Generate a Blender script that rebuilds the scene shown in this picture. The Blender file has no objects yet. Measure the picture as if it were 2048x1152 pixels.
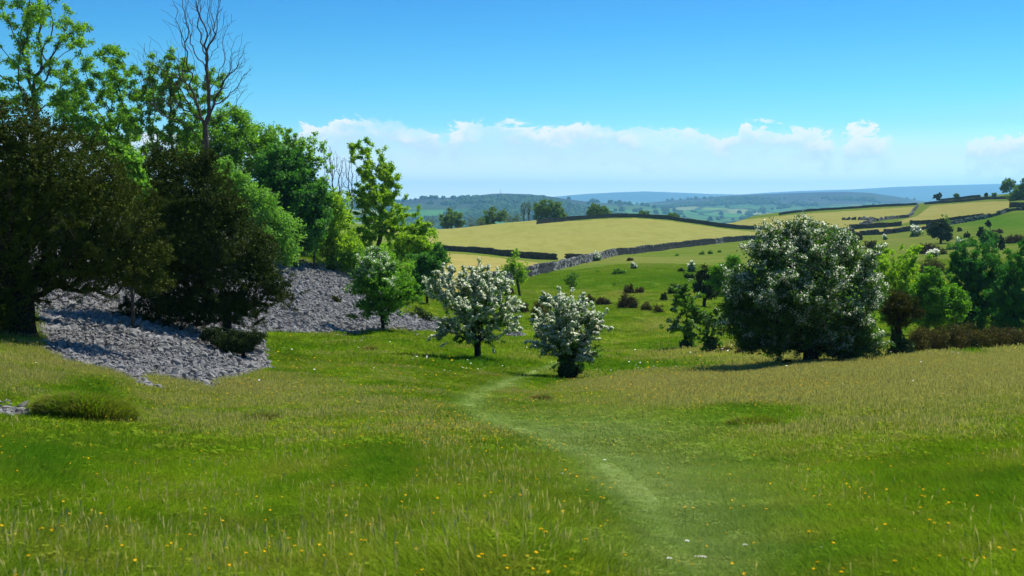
import bpy, math, random, time
import numpy as np
from math import radians as R
T0 = time.time()
rng = np.random.default_rng(7)
random.seed(7)
sc = bpy.context.scene
COL = sc.collection

# ------------------------------------------------------------------ camera maths
F = 2560.0; HORIZ = 400.0
PITCH = math.atan((576 - HORIZ) / F)
cp_, sp_ = math.cos(PITCH), math.sin(PITCH)
def ray(u, v):
    cx = (u - 1024) / F; cy = (576 - v) / F
    y = cp_ + cy * sp_; z = cy * cp_ - sp_
    return cx / y, z / y            # slopes per metre of depth
def pt(u, v, d):
    a, b = ray(u, v); return (a * d, d, b * d)
def proj(P):
    P = np.asarray(P, float); x, y, z = P[..., 0], P[..., 1], P[..., 2]
    f = y * cp_ - z * sp_; up = y * sp_ + z * cp_
    return 1024 + F * x / f, 576 - F * up / f

# ------------------------------------------------------------------ noise
def _hash(ix, iy, iz, seed):
    n = (ix * 374761393 + iy * 668265263 + iz * 2147483647 + seed * 974634777) & 0xffffffff
    n = ((n ^ (n >> 13)) * 1274126177) & 0xffffffff
    n = n ^ (n >> 16)
    return (n & 0xffff) / 65535.0
def vnoise(x, y, z=None, seed=0):
    x = np.asarray(x, float); y = np.asarray(y, float)
    z = np.zeros_like(x) if z is None else np.asarray(z, float)
    ix, iy, iz = np.floor(x).astype(np.int64), np.floor(y).astype(np.int64), np.floor(z).astype(np.int64)
    fx, fy, fz = x - ix, y - iy, z - iz
    fx = fx * fx * (3 - 2 * fx); fy = fy * fy * (3 - 2 * fy); fz = fz * fz * (3 - 2 * fz)
    r = 0
    for dx in (0, 1):
        wx = fx if dx else 1 - fx
        for dy in (0, 1):
            wy = fy if dy else 1 - fy
            for dz in (0, 1):
                wz = fz if dz else 1 - fz
                r = r + _hash(ix + dx, iy + dy, iz + dz, seed) * wx * wy * wz
    return r
def fbm(x, y, z=None, seed=0, octv=3):
    a, s, r = 1.0, 0.0, 0
    for o in range(octv):
        r = r + a * vnoise(x * 2 ** o, y * 2 ** o, None if z is None else z * 2 ** o, seed + o * 17)
        s += a; a *= .5
    return r / s

# ------------------------------------------------------------------ terrain
CP = []
def cpv(*rows):
    for u, v, d in rows:
        x, y, z = pt(u, v, d); CP.append((x / d, d, z))
def cpz(*rows):
    for u, d, z in rows:
        CP.append(((u - 1024) / F, d, z))
cpz((-600, 4, -1.62), (1024, 3, -1.6), (2600, 4, -1.62))
cpv((1024, 1152, 5.6), (0, 1152, 5.6), (2048, 1152, 5.6), (-400, 1100, 6), (2400, 1100, 6))
cpv((1024, 1000, 9.2), (1024, 900, 14), (1000, 850, 20), (950, 800, 29), (1010, 770, 38), (1135, 758, 45),
    (955, 722, 51), (1090, 735, 50), (1000, 680, 67), (900, 662, 76), (1050, 650, 80))
cpv((700, 1000, 9.3), (700, 900, 14), (700, 850, 19), (700, 800, 26), (700, 750, 37), (700, 700, 52))
cpv((1300, 1000, 9.5), (1300, 900, 15), (1300, 820, 24), (1300, 772, 34), (1300, 752, 42), (1300, 722, 57), (1300, 690, 70),
    (1300, 640, 90), (1371, 697, 64), (1430, 707, 60), (1480, 705, 58))
cpv((1700, 1000, 9.5), (1700, 900, 14), (1700, 820, 21), (1700, 760, 31), (1690, 735, 39), (1625, 728, 43), (1500, 745, 41))
cpv((2048, 1000, 9), (2048, 900, 13.5), (2048, 820, 20), (2048, 760, 28), (2048, 716, 39), (2048, 698, 50), (1950, 703, 49), (1820, 714, 46))
cpz((1900, 68, -7.7), (2048, 68, -7.6), (1700, 64, -7.6), (2048, 92, -9.3), (1900, 90, -9.2), (1750, 90, -9.0), (1600, 80, -8.6),
    (1500, 95, -8.8), (2300, 60, -6.5), (2300, 100, -8))
cpv((0, 1000, 8.2), (0, 900, 12.5), (0, 830, 18), (0, 760, 24), (0, 700, 31), (250, 860, 17), (250, 765, 29), (430, 784, 29.5),
    (540, 742, 38), (90, 705, 32), (-300, 700, 28), (452, 676, 44), (450, 730, 37))
cpz((100, 38, -3.75), (100, 46, -3.5), (250, 52, -3.5), (200, 70, -2.6), (0, 60, -2.3), (300, 120, .2), (0, 120, 2.3), (500, 110, -3.2), (-400, 60, 0), (-400, 120, 6))
cpv((540, 662, 60), (700, 668, 65), (880, 662, 75), (600, 600, 71), (600, 545, 86), (680, 535, 96), (760, 600, 84), (765, 655, 67),
    (870, 632, 89))
cpz((850, 130, -8.6), (700, 200, -6.5), (800, 260, -10), (500, 250, -3), (0, 250, 6), (200, 420, 4), (700, 400, -8))
cpv((1250, 614, 101), (1100, 632, 88), (1040, 594, 114), (1180, 606, 107), (1239, 547, 150), (1265, 522, 200), (1360, 540, 160), (1350, 600, 108))
LW = [(930, 590, 122), (983, 568, 140), (1058, 553, 165), (1104, 542, 185), (1181, 522, 225), (1204, 517, 235), (1229, 510.5, 243), (1292, 505, 262), (1360, 495.6, 286), (1430, 488, 305), (1483, 482, 320), (1600, 476, 330), (1690, 472, 322)]
UWL = [(800, 492, 305), (885, 500.5, 300), (960, 505.5, 280), (1034, 514, 258), (1112, 520, 240)]
UWR = [(1132, 520, 240), (1160, 517, 238), (1192, 514.5, 236)]
CW = [(1075, 448, 405), (1140, 441, 415), (1219, 435.6, 425), (1272, 435, 428), (1342, 440, 425), (1413, 450, 415), (1480, 458, 400), (1540, 466, 385)]
HW = [(1690, 472.5, 322), (1723, 470.5, 312), (1764, 469, 315), (1782, 468, 320), (1829, 462, 325), (1867, 457, 330), (1903, 449.4, 335), (1967, 438.6, 340), (2003, 429, 345), (2021, 421.6, 350), (2048, 421, 352), (2120, 421, 350)]
GW = [(1821, 449.5, 352), (1878, 445, 354), (1930, 440, 351), (1964, 436.5, 348)]
FW = [(1700, 459, 342), (1740, 456, 345), (1799.5, 451, 350)]
EW = [(1706, 456, 350), (1730, 450, 365), (1754, 443.5, 390), (1775, 439, 402), (1797, 436, 412), (1817, 435, 418)]
BW = [(1817, 435, 420), (1824, 428, 445), (1828, 420, 490), (1836, 410, 565)]
AW = [(1560, 429, 550), (1604, 424, 560), (1680, 419, 570), (1760, 414, 575), (1833, 410, 580)]
JW = [(1850, 409, 572), (1900, 405.5, 558), (1946, 402, 545), (1972, 399, 535), (2022, 398, 520), (2100, 397, 505)]
KW = [(1878, 401.5, 600), (1906, 399.5, 598), (1960, 398, 590)]
IW = [(2021, 415, 380), (2048, 414, 375), (2110, 413, 370)]
for w in (LW[1:-2], UWL[1:], UWR[:1], CW[:-1], HW[1:-1], GW[:2], FW, AW[1:], JW[:-1], IW[:1], BW[:1]):
    cpv(*w)
cpv((870, 463.5, 415), (980, 455, 412), (1500, 437, 560), (1430, 446, 545))
cpv((1720, 479, 280), (1850, 508, 210), (1879, 487, 250), (2030, 485, 230), (2048, 442, 300), (1950, 470, 272), (1870, 547, 150), (1600, 500, 250), (2200, 440, 300))
cpz((1600, 130, -9.2), (1990, 120, -9.3), (1600, 180, -9.4), (2000, 160, -8.6), (2300, 150, -7))
CP = np.array(CP)
def tps_co(s, y): return np.stack([np.asarray(s) * 7.0, np.log(np.maximum(y, 3.0))], -1)
def _k(r2): return np.where(r2 > 1e-12, .5 * r2 * np.log(np.maximum(r2, 1e-12)), 0)
_X = tps_co(CP[:, 0], CP[:, 1]); _n = len(CP)
# interpolate the height divided by depth (a view slope) so far and near errors weigh alike
_Y = CP[:, 2] / np.maximum(CP[:, 1], 3)
_D = ((_X[:, None] - _X[None]) ** 2).sum(-1)
_A = np.zeros((_n + 3, _n + 3)); _A[:_n, :_n] = _k(_D) + np.eye(_n) * 2e-3
_A[:_n, _n] = 1; _A[:_n, _n + 1:] = _X; _A[_n, :_n] = 1; _A[_n + 1:, :_n] = _X.T
_W = np.linalg.solve(_A, np.concatenate([_Y, np.zeros(3)]))
def _tps(s, y):
    q = tps_co(s, y).reshape(-1, 2); out = np.empty(len(q))
    for i in range(0, len(q), 20000):
        c = q[i:i + 20000]; d2 = ((c[:, None] - _X[None]) ** 2).sum(-1)
        out[i:i + 20000] = _k(d2) @ _W[:_n] + _W[_n] + c @ _W[_n + 1:]
    return out.reshape(np.shape(s)) * np.maximum(y, 3)
def crest_y(s):
    return np.interp(s, [-1, .147, .19, 1], [432, 432, 600, 600])
def H(x, y, micro=True):
    x = np.asarray(x, float); y = np.asarray(y, float)
    q = np.maximum(y, 4.0); s = np.clip(x / q, -.62, .62)
    yc = crest_y(s); ye = np.minimum(q, yc)
    z = _tps(s, ye)
    b = np.maximum(q - yc, 0)
    z = z - .05 * b - .00016 * b * b
    if micro:
        a = np.clip(y / 12, .25, 1.0)
        z = z + .16 * a * (fbm(x / 3.1, y / 3.1, seed=3) - .5) + .05 * (fbm(x / .7, y / .7, seed=5, octv=2) - .5) * (y < 90)
        z = z + .5 * (fbm(x / 17, y / 17, seed=9) - .5) * np.clip((y - 50) / 60, 0, 1) * np.clip((420 - y) / 200, .3, 1)
    return z
def ground(u, v, lo=5., hi=430.):
    """first hit of the pixel's ray with the ground between two depths"""
    a, b = ray(u, v); ds = np.exp(np.linspace(math.log(lo), math.log(hi), 900))
    h = H(a * ds, ds); g = b * ds - h
    k = np.nonzero(g <= 0)[0]
    if len(k) == 0: k = [int(np.argmin(g))]
    d = ds[k[0]]; return a * d, d, float(H(a * d, d))

# ------------------------------------------------------------------ mesh helpers
def mesh_from(name, V, faces_n, loops, mats, smooth=False, mat_idx=None):
    me = bpy.data.meshes.new(name)
    V = np.asarray(V, np.float32).reshape(-1, 3)
    me.vertices.add(len(V)); me.vertices.foreach_set('co', V.ravel())
    loops = np.asarray(loops, np.int32).ravel(); faces_n = np.asarray(faces_n, np.int32)
    me.loops.add(len(loops)); me.loops.foreach_set('vertex_index', loops)
    me.polygons.add(len(faces_n))
    st = np.zeros(len(faces_n), np.int32); st[1:] = np.cumsum(faces_n)[:-1]
    me.polygons.foreach_set('loop_start', st)
    me.polygons.foreach_set('loop_total', faces_n)
    me.polygons.foreach_set('use_smooth', np.full(len(faces_n), smooth, bool))
    if mat_idx is not None: me.polygons.foreach_set('material_index', np.asarray(mat_idx, np.int32))
    for m in (mats if isinstance(mats, (list, tuple)) else [mats]): me.materials.append(m)
    me.update(calc_edges=True)
    return me
def quads(name, Q, mat, smooth=False):
    Q = np.asarray(Q).reshape(-1, 4, 3); n = len(Q)
    return mesh_from(name, Q.reshape(-1, 3), np.full(n, 4), np.arange(n * 4), mat, smooth)
def link(name, me, parent=None, col=None):
    o = bpy.data.objects.new(name, me); (col or COL).objects.link(o)
    if parent: o.parent = parent
    return o
def tag(o, label=None, cat=None, group=None, kind=None):
    if label: o['label'] = label
    if cat: o['category'] = cat
    if group: o['group'] = group
    if kind: o['kind'] = kind
    return o
def empty(name, loc, label, cat, group=None):
    o = bpy.data.objects.new(name, None); COL.objects.link(o); o.location = loc; o.empty_display_size = .2
    return tag(o, label, cat, group)
def unit(a): return a / np.maximum(np.linalg.norm(a, axis=-1, keepdims=True), 1e-9)
def copy_tree(o, loc, rz=0., sc_=1., label=None, parent=None):
    c = o.copy(); COL.objects.link(c)
    if parent is None:
        c.location = loc; c.rotation_euler = (0, 0, rz)
        c.scale = (sc_,) * 3 if not isinstance(sc_, tuple) else sc_
        if label: c['label'] = label
    else: c.parent = parent
    for ch in list(o.children): copy_tree(ch, None, parent=c)
    return c
def vis_fix(o): pass

# ------------------------------------------------------------------ materials
class NT:
    def __init__(s, tree): s.t = tree; s.n = tree.nodes; s.l = tree.links
    def new(s, typ, **kw):
        nd = s.n.new(typ)
        for k, v in kw.items():
            if k == 'inp':
                for i, val in v.items():
                    if isinstance(val, bpy.types.NodeSocket): s.l.new(val, nd.inputs[i])
                    else: nd.inputs[i].default_value = val
            else: setattr(nd, k, v)
        return nd
    def math(s, op, a, b=0., c=0., clamp=False):
        return s.new('ShaderNodeMath', operation=op, use_clamp=clamp, inp={0: a, 1: b, 2: c}).outputs[0]
    def mix(s, f, a, b, blend='MIX'):
        nd = s.new('ShaderNodeMix', data_type='RGBA', blend_type=blend)
        nd.clamp_factor = True; nd.clamp_result = False
        for i, val in ((0, f), (6, a), (7, b)):
            if isinstance(val, bpy.types.NodeSocket): s.l.new(val, nd.inputs[i])
            else: nd.inputs[i].default_value = val if i == 0 or len(val) == 4 else (*val, 1)
        return nd.outputs[2]
    def noise(s, vec, scale, detail=3., rough=.55, dist=0.):
        nd = s.new('ShaderNodeTexNoise', inp={'Vector': vec, 'Scale': scale, 'Detail': detail, 'Roughness': rough, 'Distortion': dist})
        return nd.outputs['Fac']
    def ramp(s, f, stops, interp='LINEAR'):
        nd = s.new('ShaderNodeValToRGB', inp={0: f}); cr = nd.color_ramp; cr.interpolation = interp
        while len(cr.elements) > 1: cr.elements.remove(cr.elements[-1])
        for i, (p, c) in enumerate(stops):
            e = cr.elements[0] if i == 0 else cr.elements.new(p)
            e.position = p
            c = (c, c, c) if isinstance(c, (int, float)) else c
            e.color = (*c, 1)
        return nd.outputs[0]
    def step(s, f, lo, hi):
        return s.new('ShaderNodeMapRange', interpolation_type='SMOOTHSTEP', inp={0: f, 1: lo, 2: hi, 3: 0., 4: 1.}).outputs[0]
def material(name):
    m = bpy.data.materials.new(name); m.use_nodes = True; m.node_tree.nodes.clear(); return m, NT(m.node_tree)
def finish(nt, shader):
    o = nt.new('ShaderNodeOutputMaterial'); nt.l.new(shader, o.inputs[0])
def leaf_mat(name, c1, c2, c3=None, transl=.35, gloss=.04, tl=None, nscale=1.3):
    m, nt = material(name)
    geo = nt.new('ShaderNodeNewGeometry'); tc = nt.new('ShaderNodeTexCoord')
    rnd = geo.outputs['Random Per Island']
    col = nt.mix(rnd, c1, c2)
    n = nt.noise(tc.outputs['Object'], nscale, 2.)
    col = nt.mix(nt.math('MULTIPLY', nt.step(n, .45, .62), .75), col, c3 or tuple(x * .6 for x in c1))
    d = nt.new('ShaderNodeBsdfDiffuse', inp={0: col})
    tcol = nt.mix(1., col, tl or (1.35, 1.5, .6), 'MULTIPLY')
    t = nt.new('ShaderNodeBsdfTranslucent', inp={0: tcol})
    mx = nt.new('ShaderNodeMixShader', inp={0: transl, 1: d.outputs[0], 2: t.outputs[0]})
    g = nt.new('ShaderNodeBsdfGlossy', inp={0: (1, 1, 1, 1), 'Roughness': .65})
    m2 = nt.new('ShaderNodeMixShader', inp={0: gloss * .35, 1: mx.outputs[0], 2: g.outputs[0]})
    finish(nt, m2.outputs[0]); return m
def bark_mat(name, c1, c2, sc_=14.):
    m, nt = material(name)
    tc = nt.new('ShaderNodeTexCoord')
    n = nt.noise(tc.outputs['Object'], sc_, 4., .65)
    col = nt.mix(nt.step(n, .35, .7), c1, c2)
    b = nt.new('ShaderNodeBump', inp={'Strength': .5, 'Distance': .03, 'Height': n})
    d = nt.new('ShaderNodeBsdfDiffuse', inp={0: col, 'Normal': b.outputs[0]})
    finish(nt, d.outputs[0]); return m

M = {}
M['yew'] = leaf_mat('yew_needles', (.032, .050, .005), (.076, .094, .008), (.017, .030, .004), transl=.12, gloss=.02)
M['yew2'] = leaf_mat('yew_needles_green', (.026, .046, .005), (.062, .086, .008), (.015, .027, .004), transl=.12, gloss=.02)
M['ash'] = leaf_mat('ash_leaves', (.12, .27, .02), (.20, .35, .022), (.08, .20, .016), transl=.55)
M['ashlite'] = leaf_mat('young_ash_leaves', (.20, .34, .016), (.30, .43, .022), (.13, .27, .014), transl=.52)
M['syc'] = leaf_mat('sycamore_leaves', (.045, .16, .018), (.09, .25, .022), (.026, .10, .014), transl=.4, gloss=.05)
M['sycpale'] = leaf_mat('pale_sycamore_leaves', (.13, .29, .035), (.20, .37, .05), (.09, .22, .025), transl=.45)
M['haw'] = leaf_mat('hawthorn_leaves', (.08, .18, .018), (.15, .28, .022), (.05, .13, .014), transl=.42, gloss=.05)
M['hawd'] = leaf_mat('hawthorn_dark_leaves', (.045, .115, .018), (.10, .21, .022), (.028, .075, .012), transl=.38, gloss=.06)
M['hawg'] = leaf_mat('hawthorn_bright_leaves', (.085, .22, .012), (.15, .31, .015), (.05, .16, .01), transl=.45, gloss=.04)
M['blossom'] = leaf_mat('hawthorn_blossom', (.86, .87, .74), (.90, .90, .82), (.84, .86, .74), transl=.6, gloss=.0, tl=(1, 1, .95))
M['birch'] = leaf_mat('birch_leaves', (.035, .15, .015), (.06, .21, .02), (.022, .10, .012), transl=.35)
M['gorse'] = leaf_mat('gorse_twigs', (.085, .085, .022), (.15, .115, .028), (.055, .070, .02), transl=.1, gloss=.02)
M['gorsered'] = leaf_mat('dry_gorse_twigs', (.070, .052, .018), (.11, .075, .022), (.042, .042, .018), transl=.08, gloss=.02)
M['jun'] = leaf_mat('juniper_needles', (.055, .058, .010), (.09, .085, .012), (.03, .035, .008), transl=.12, gloss=.02)
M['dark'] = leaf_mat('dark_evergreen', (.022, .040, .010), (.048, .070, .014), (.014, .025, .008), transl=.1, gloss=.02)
M['ivy'] = leaf_mat('ivy_leaves', (.022, .055, .010), (.05, .10, .014), (.014, .032, .007), transl=.12, gloss=.06)
M['far'] = leaf_mat('far_field_tree_leaves', (.075, .15, .022), (.13, .21, .03), (.05, .11, .02), transl=.35)
M['bark'] = bark_mat('bark', (.045, .038, .030), (.10, .088, .075))
M['barkd'] = bark_mat('dark_bark', (.016, .013, .010), (.042, .036, .028))
M['barkp'] = bark_mat('pale_twig_bark', (.13, .11, .10), (.20, .17, .155))

# ------------------------------------------------------------------ tree builder
def tubes(name, A, B, ra, rb, mat, sides):
    """frusta between points A and B"""
    d = unit(B - A)
    ref = np.where(np.abs(d[:, 2:3]) > .9, np.array([[1., 0, 0]]), np.array([[0, 0, 1.]]))
    e1 = unit(np.cross(d, ref)); e2 = np.cross(d, e1)
    Vs, N, L, base = [], [], [], 0
    for k in sorted(set(sides.tolist())):
        m = sides == k; n = int(m.sum())
        th = np.arange(k) * 2 * math.pi / k
        c, s_ = np.cos(th)[None, :, None], np.sin(th)[None, :, None]
        off = e1[m][:, None] * c + e2[m][:, None] * s_
        b0 = A[m][:, None] + off * ra[m][:, None, None]
        ext = d[m] * np.minimum(rb[m], .03)[:, None]
        b1 = (B[m] + ext)[:, None] + off * rb[m][:, None, None]
        V = np.concatenate([b0, b1], 1)
        i = np.arange(k); j = (i + 1) % k
        fq = np.stack([i, j, j + k, i + k], -1)
        q = (fq[None] + (np.arange(n) * 2 * k)[:, None, None] + base).reshape(-1)
        Vs.append(V.reshape(-1, 3)); L.append(q); N.append(np.full(n * k, 4)); base += n * 2 * k
    return mesh_from(name, np.concatenate(Vs), np.concatenate(N), np.concatenate(L), mat, True)

def skeleton(base, fork_pts, P, step, alpha, rg, up=.15):
    """hybrid of nearest-branch and shortest-path growth through the points P"""
    cap = len(P) * 14 + 100
    pos = np.zeros((cap, 3)); par = np.full(cap, -1, int); pl = np.zeros(cap); n = 1
    pos[0] = base
    for f in fork_pts:
        a = pos[n - 1].copy(); k = max(2, int(np.linalg.norm(f - a) / step)); st = n - 1
        for i in range(1, k + 1):
            p = a + (f - a) * i / k + rg.normal(0, step * .08, 3) * (i < k)
            pos[n] = p; par[n] = n - 1; pl[n] = pl[n - 1] + np.linalg.norm(pos[n] - pos[n - 1]); n += 1
    first = max(1, n - 1 - int(.35 * (n - 1)))
    top = pos[n - 1].copy()
    order = np.argsort(np.linalg.norm(P - top, axis=1))
    tips = []
    for oi in order:
        p = P[oi]
        dd = np.linalg.norm(pos[first:n] - p, axis=1)
        below = np.maximum(pos[first:n, 2] - p[2], 0) * .3
        j = first + int(np.argmin(dd + alpha * pl[first:n] + below))
        a = pos[j].copy(); L = np.linalg.norm(p - a)
        if L < 1e-4: continue
        k = min(12, max(1, int(round(L / step))))
        if par[j] >= 0: dirp = unit(a - pos[par[j]])
        else: dirp = np.array([0, 0, 1.])
        c = a + dirp * L * .32 + np.array([0, 0, L * up])
        last = j
        for i in range(1, k + 1):
            t = i / k
            q = (1 - t) ** 2 * a + 2 * t * (1 - t) * c + t * t * p
            if i < k: q = q + rg.normal(0, L / k * .09, 3)
            if n >= cap: break
            pos[n] = q; par[n] = last; pl[n] = pl[last] + np.linalg.norm(q - pos[last]); last = n; n += 1
        tips.append(last)
    return pos[:n], par[:n], np.array(tips)

def leaf_quads(C, size, aspect, rg, nz=.35, dirs=None, drop=0.):
    n = len(C)
    a = unit(rg.normal(size=(n, 3)) + (dirs * 1.3 if dirs is not None else 0) + np.array([0, 0, -drop]))
    nn = unit(rg.normal(size=(n, 3)) + np.array([0, 0, nz]))
    b = unit(np.cross(nn, a))
    s_ = (size * rg.uniform(.65, 1.35, n))[:, None]
    a = a * s_ * .5; b = b * s_ * .5 * aspect
    fold = np.cross(a, b); fold = unit(fold) * s_ * .08
    return np.stack([C - a, C + b + fold, C + a, C - b + fold], 1)

def in_blobs(blobs, d, base_xy, rg, n, shell=.45, depth=.9, gap=0., gseed=0, gs=.6, spk=.08):
    """random points through a union of ellipsoids given by their outline as seen, at real size"""
    k = d / F
    w = np.array([b[2] * b[3] for b in blobs], float) ** 1.15; w /= w.sum()
    out = []
    tot = 0
    while tot < n:
        i = rg.choice(len(blobs), n * 2, p=w)
        B = np.array([[*b[:4], (b[4] if len(b) > 4 else 0.)] for b in blobs])[i]
        v = unit(rg.normal(size=(len(i), 3))) * (rg.random((len(i), 1)) ** shell)
        u_, v_ = B[:, 0], B[:, 1]
        a = (u_ - 1024) / F; c = (576 - v_) / F
        yy = cp_ + c * sp_; X = a / yy * d; Z = (c * cp_ - sp_) / yy * d
        ru, rv = B[:, 2] * k, B[:, 3] * k
        off = (B[:, 0] - base_xy[0]) * k
        rad = np.minimum(ru, rv * 1.6)
        Y = d + B[:, 4] * rad + rg.normal(0, .12, len(i)) * rad
        v = v * np.where(rg.random((len(i), 1)) < spk, rg.uniform(1.1, 1.42, (len(i), 1)), 1.)
        p = np.stack([X + v[:, 0] * ru, Y + v[:, 1] * rad * depth, Z + v[:, 2] * rv], -1)
        if gap > 0:
            g = vnoise(p[:, 0] / gs, p[:, 1] / gs, p[:, 2] / gs, gseed)
            p = p[g > gap]
        out.append(p); tot += len(p)
    return np.concatenate(out)[:n]

TREE_LOG = []
def tree(name, label, cat, group, u, v, d, blobs, natt, tr, leaf='ash', nleaf=20000, lpx=5., asp=.6, spread=1.,
         trunk='bark', fork=None, alpha=.35, blossom=0, bpx=3.4, bbias=None, shell=.45, gap=.0, seed=1, drop=0., depth=.9,
         nz=.35, twig=.35, up=.12, along=.5, step=None, bwide=.6, ivy=None, dirw=0., crown_name='crown', rexp=2.3, spk=.1, gs=.6, bough=None, spray=None, fill=0):
    rg = np.random.default_rng(seed)
    k = d / F
    bx = ray(u, 600)[0] * d; bz = float(H(bx, d))
    base = np.array([bx, d, bz - .05])
    if v is not None:
        TREE_LOG.append((name, u, v, round(float(proj(base)[1]), 1)))
    if bough:
        nb, br, fl_ = bough
        Cb = in_blobs(blobs, d, (u, v), rg, nb, .22, depth, gap, seed, gs, spk=spk)
        j = rg.integers(0, nb, natt); ctr = Cb.mean(0)
        o_ = rg.normal(0, 1, (natt, 3)) * br * k * rg.uniform(.6, 1.3, nb)[j][:, None]
        hd = unit((Cb - ctr) * np.array([1, 1, 0]) + 1e-6)[j]
        along_ = (o_[:, :2] * hd[:, :2]).sum(1)
        o_[:, 2] = o_[:, 2] * fl_ - .35 * along_ - .25 * (o_[:, 0] ** 2 + o_[:, 1] ** 2) / (br * k)
        P = Cb[j] + o_
    elif spray:
        nb, ln, wd = spray
        Cb = in_blobs(blobs, d, (u, v), rg, nb, .40, depth, gap, seed, gs, spk=spk)
        ctr = Cb.mean(0) - np.array([0, 0, .25 * np.ptp(Cb[:, 2])]); dr_ = unit(unit(Cb - ctr) + rg.normal(0, .45, (nb, 3)) + np.array([0, 0, .15]))
        j = rg.integers(0, nb, natt); tt_ = rg.uniform(-.6, 1., natt)
        P = Cb[j] + dr_[j] * (tt_ * ln * k * rg.uniform(.5, 1.5, nb)[j])[:, None] + rg.normal(0, wd * k, (natt, 3)) * (1.15 - tt_[:, None].clip(0, 1))
        P[:, 2] -= np.clip(tt_, 0, 1) ** 2 * ln * k * .15
    else:
        P = in_blobs(blobs, d, (u, v), rg, natt, shell, depth, gap, seed, gs, spk=spk)
    P[:, 2] = np.maximum(P[:, 2], np.asarray(H(P[:, 0], P[:, 1])) + .08)
    fk = [np.array(pt(*f, d)) for f in (fork or [])]
    if not fk:
        c = P.mean(0); fk = [base + (c - base) * .45 * np.array([.6, .6, 1.])]
    fk = [f + np.array([0, (P[:, 1].mean() - d) * .2, 0]) for f in fk]
    size = P.max(0) - P.min(0)
    step = step or max(.12, float(size.max()) / 26)
    pos, par, tips = skeleton(base, fk, P, step, alpha, rg, up)
    n = len(pos); rad = np.zeros(n); r0 = twig * k * .5
    acc = np.zeros(n)
    e = rexp
    has = np.zeros(n, bool); has[par[par >= 0]] = True
    acc[~has] = 1.0
    for i in range(n - 1, 0, -1): acc[par[i]] += acc[i]
    rad = (acc ** (1 / e)); rad = r0 + (rad - rad.min()) * (tr - r0) / (rad[0] - rad.min())
    rad[0] *= 1.35
    root = empty(name, tuple(base), label, cat, group)
    m = par >= 0; idx = np.nonzero(m)[0]
    A = pos[par[idx]] - base; B = pos[idx] - base
    ra = np.minimum(rad[par[idx]], rad[idx] * 1.25); rb = rad[idx]
    sides = np.where(rb > .05, 8, np.where(rb > .02, 5, 3))
    link('trunk', tubes('trunk', A, B, ra, rb, M[trunk], sides), root)
    # foliage
    tp = tips; tpos = pos[tp]; ppos = pos[par[tp]]
    cs = float(np.cbrt(size.prod() / max(natt, 1))) * .62 * spread
    if bough: cs = bough[1] * k * .3 * spread
    if spray: cs = spray[2] * k * .8 * spread
    def cloud(nl, sel, al, wide, jit=1.):
        i = sel[rg.integers(0, len(sel), nl)]
        t = (rg.random(nl) ** 1.3 * al)[:, None]
        return tpos[i] + (ppos[i] - tpos[i]) * t * 1.8 + rg.normal(0, cs * .5 * wide, (nl, 3)) * np.array([1, 1, .8]), unit(tpos[i] - ppos[i])
    allsel = np.arange(len(tp))
    if nleaf:
        C, D = cloud(nleaf, allsel, along, 1.)
        Q = leaf_quads(C - base, lpx * k, asp, rg, nz, D * dirw if dirw else None, drop)
        if fill:
            Cf = in_blobs([(b[0], b[1], b[2] * .9, b[3] * .9) for b in blobs], d, (u, v), rg, fill, .5, depth)
            Cf = Cf[Cf[:, 2] > H(Cf[:, 0], Cf[:, 1])]
            Q = np.concatenate([Q, leaf_quads(Cf - base, lpx * k * 1.5, .6, rg, .5)])
        link(crown_name, quads(crown_name, Q, M[leaf]), root)
    if blossom:
        w = vnoise(tpos[:, 0] / (22 * k), tpos[:, 1] / (22 * k), tpos[:, 2] / (22 * k), seed + 5)
        c = tpos.mean(0); rel = (tpos - c) / (size * .5)
        s_ = w + .35 * rel[:, 2] + .25 * np.linalg.norm(rel, axis=1)
        if bbias is not None:
            uu, vv = proj(tpos)
            for (u0, v0, r_, wt) in bbias: s_ = s_ + wt * np.exp(-((uu - u0) ** 2 + (vv - v0) ** 2) / (r_ * r_))
        th = np.quantile(s_, 1 - bwide); sel = np.nonzero(s_ > th)[0]
        C, D = cloud(blossom, sel, .75, .62)
        C = C + np.array([0, 0, cs * .16])
        Q = leaf_quads(C - base, bpx * k, .9, rg, 1.5)
        link('blossom', quads('blossom', Q, M['blossom']), root)
    if ivy:
        ib, ni, ipx = ivy
        ib = ib if isinstance(ib, list) else [ib]
        P2 = in_blobs(ib, d, (u, v), rg, ni, .35, 1., gap=.3, gs=.12)
        zz = H(P2[:, 0], P2[:, 1]); P2 = P2[P2[:, 2] > zz]
        link('ivy', quads('ivy', leaf_quads(P2 - base, ipx * k, .9, rg, .2), M['ivy']), root)
    return root

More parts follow.
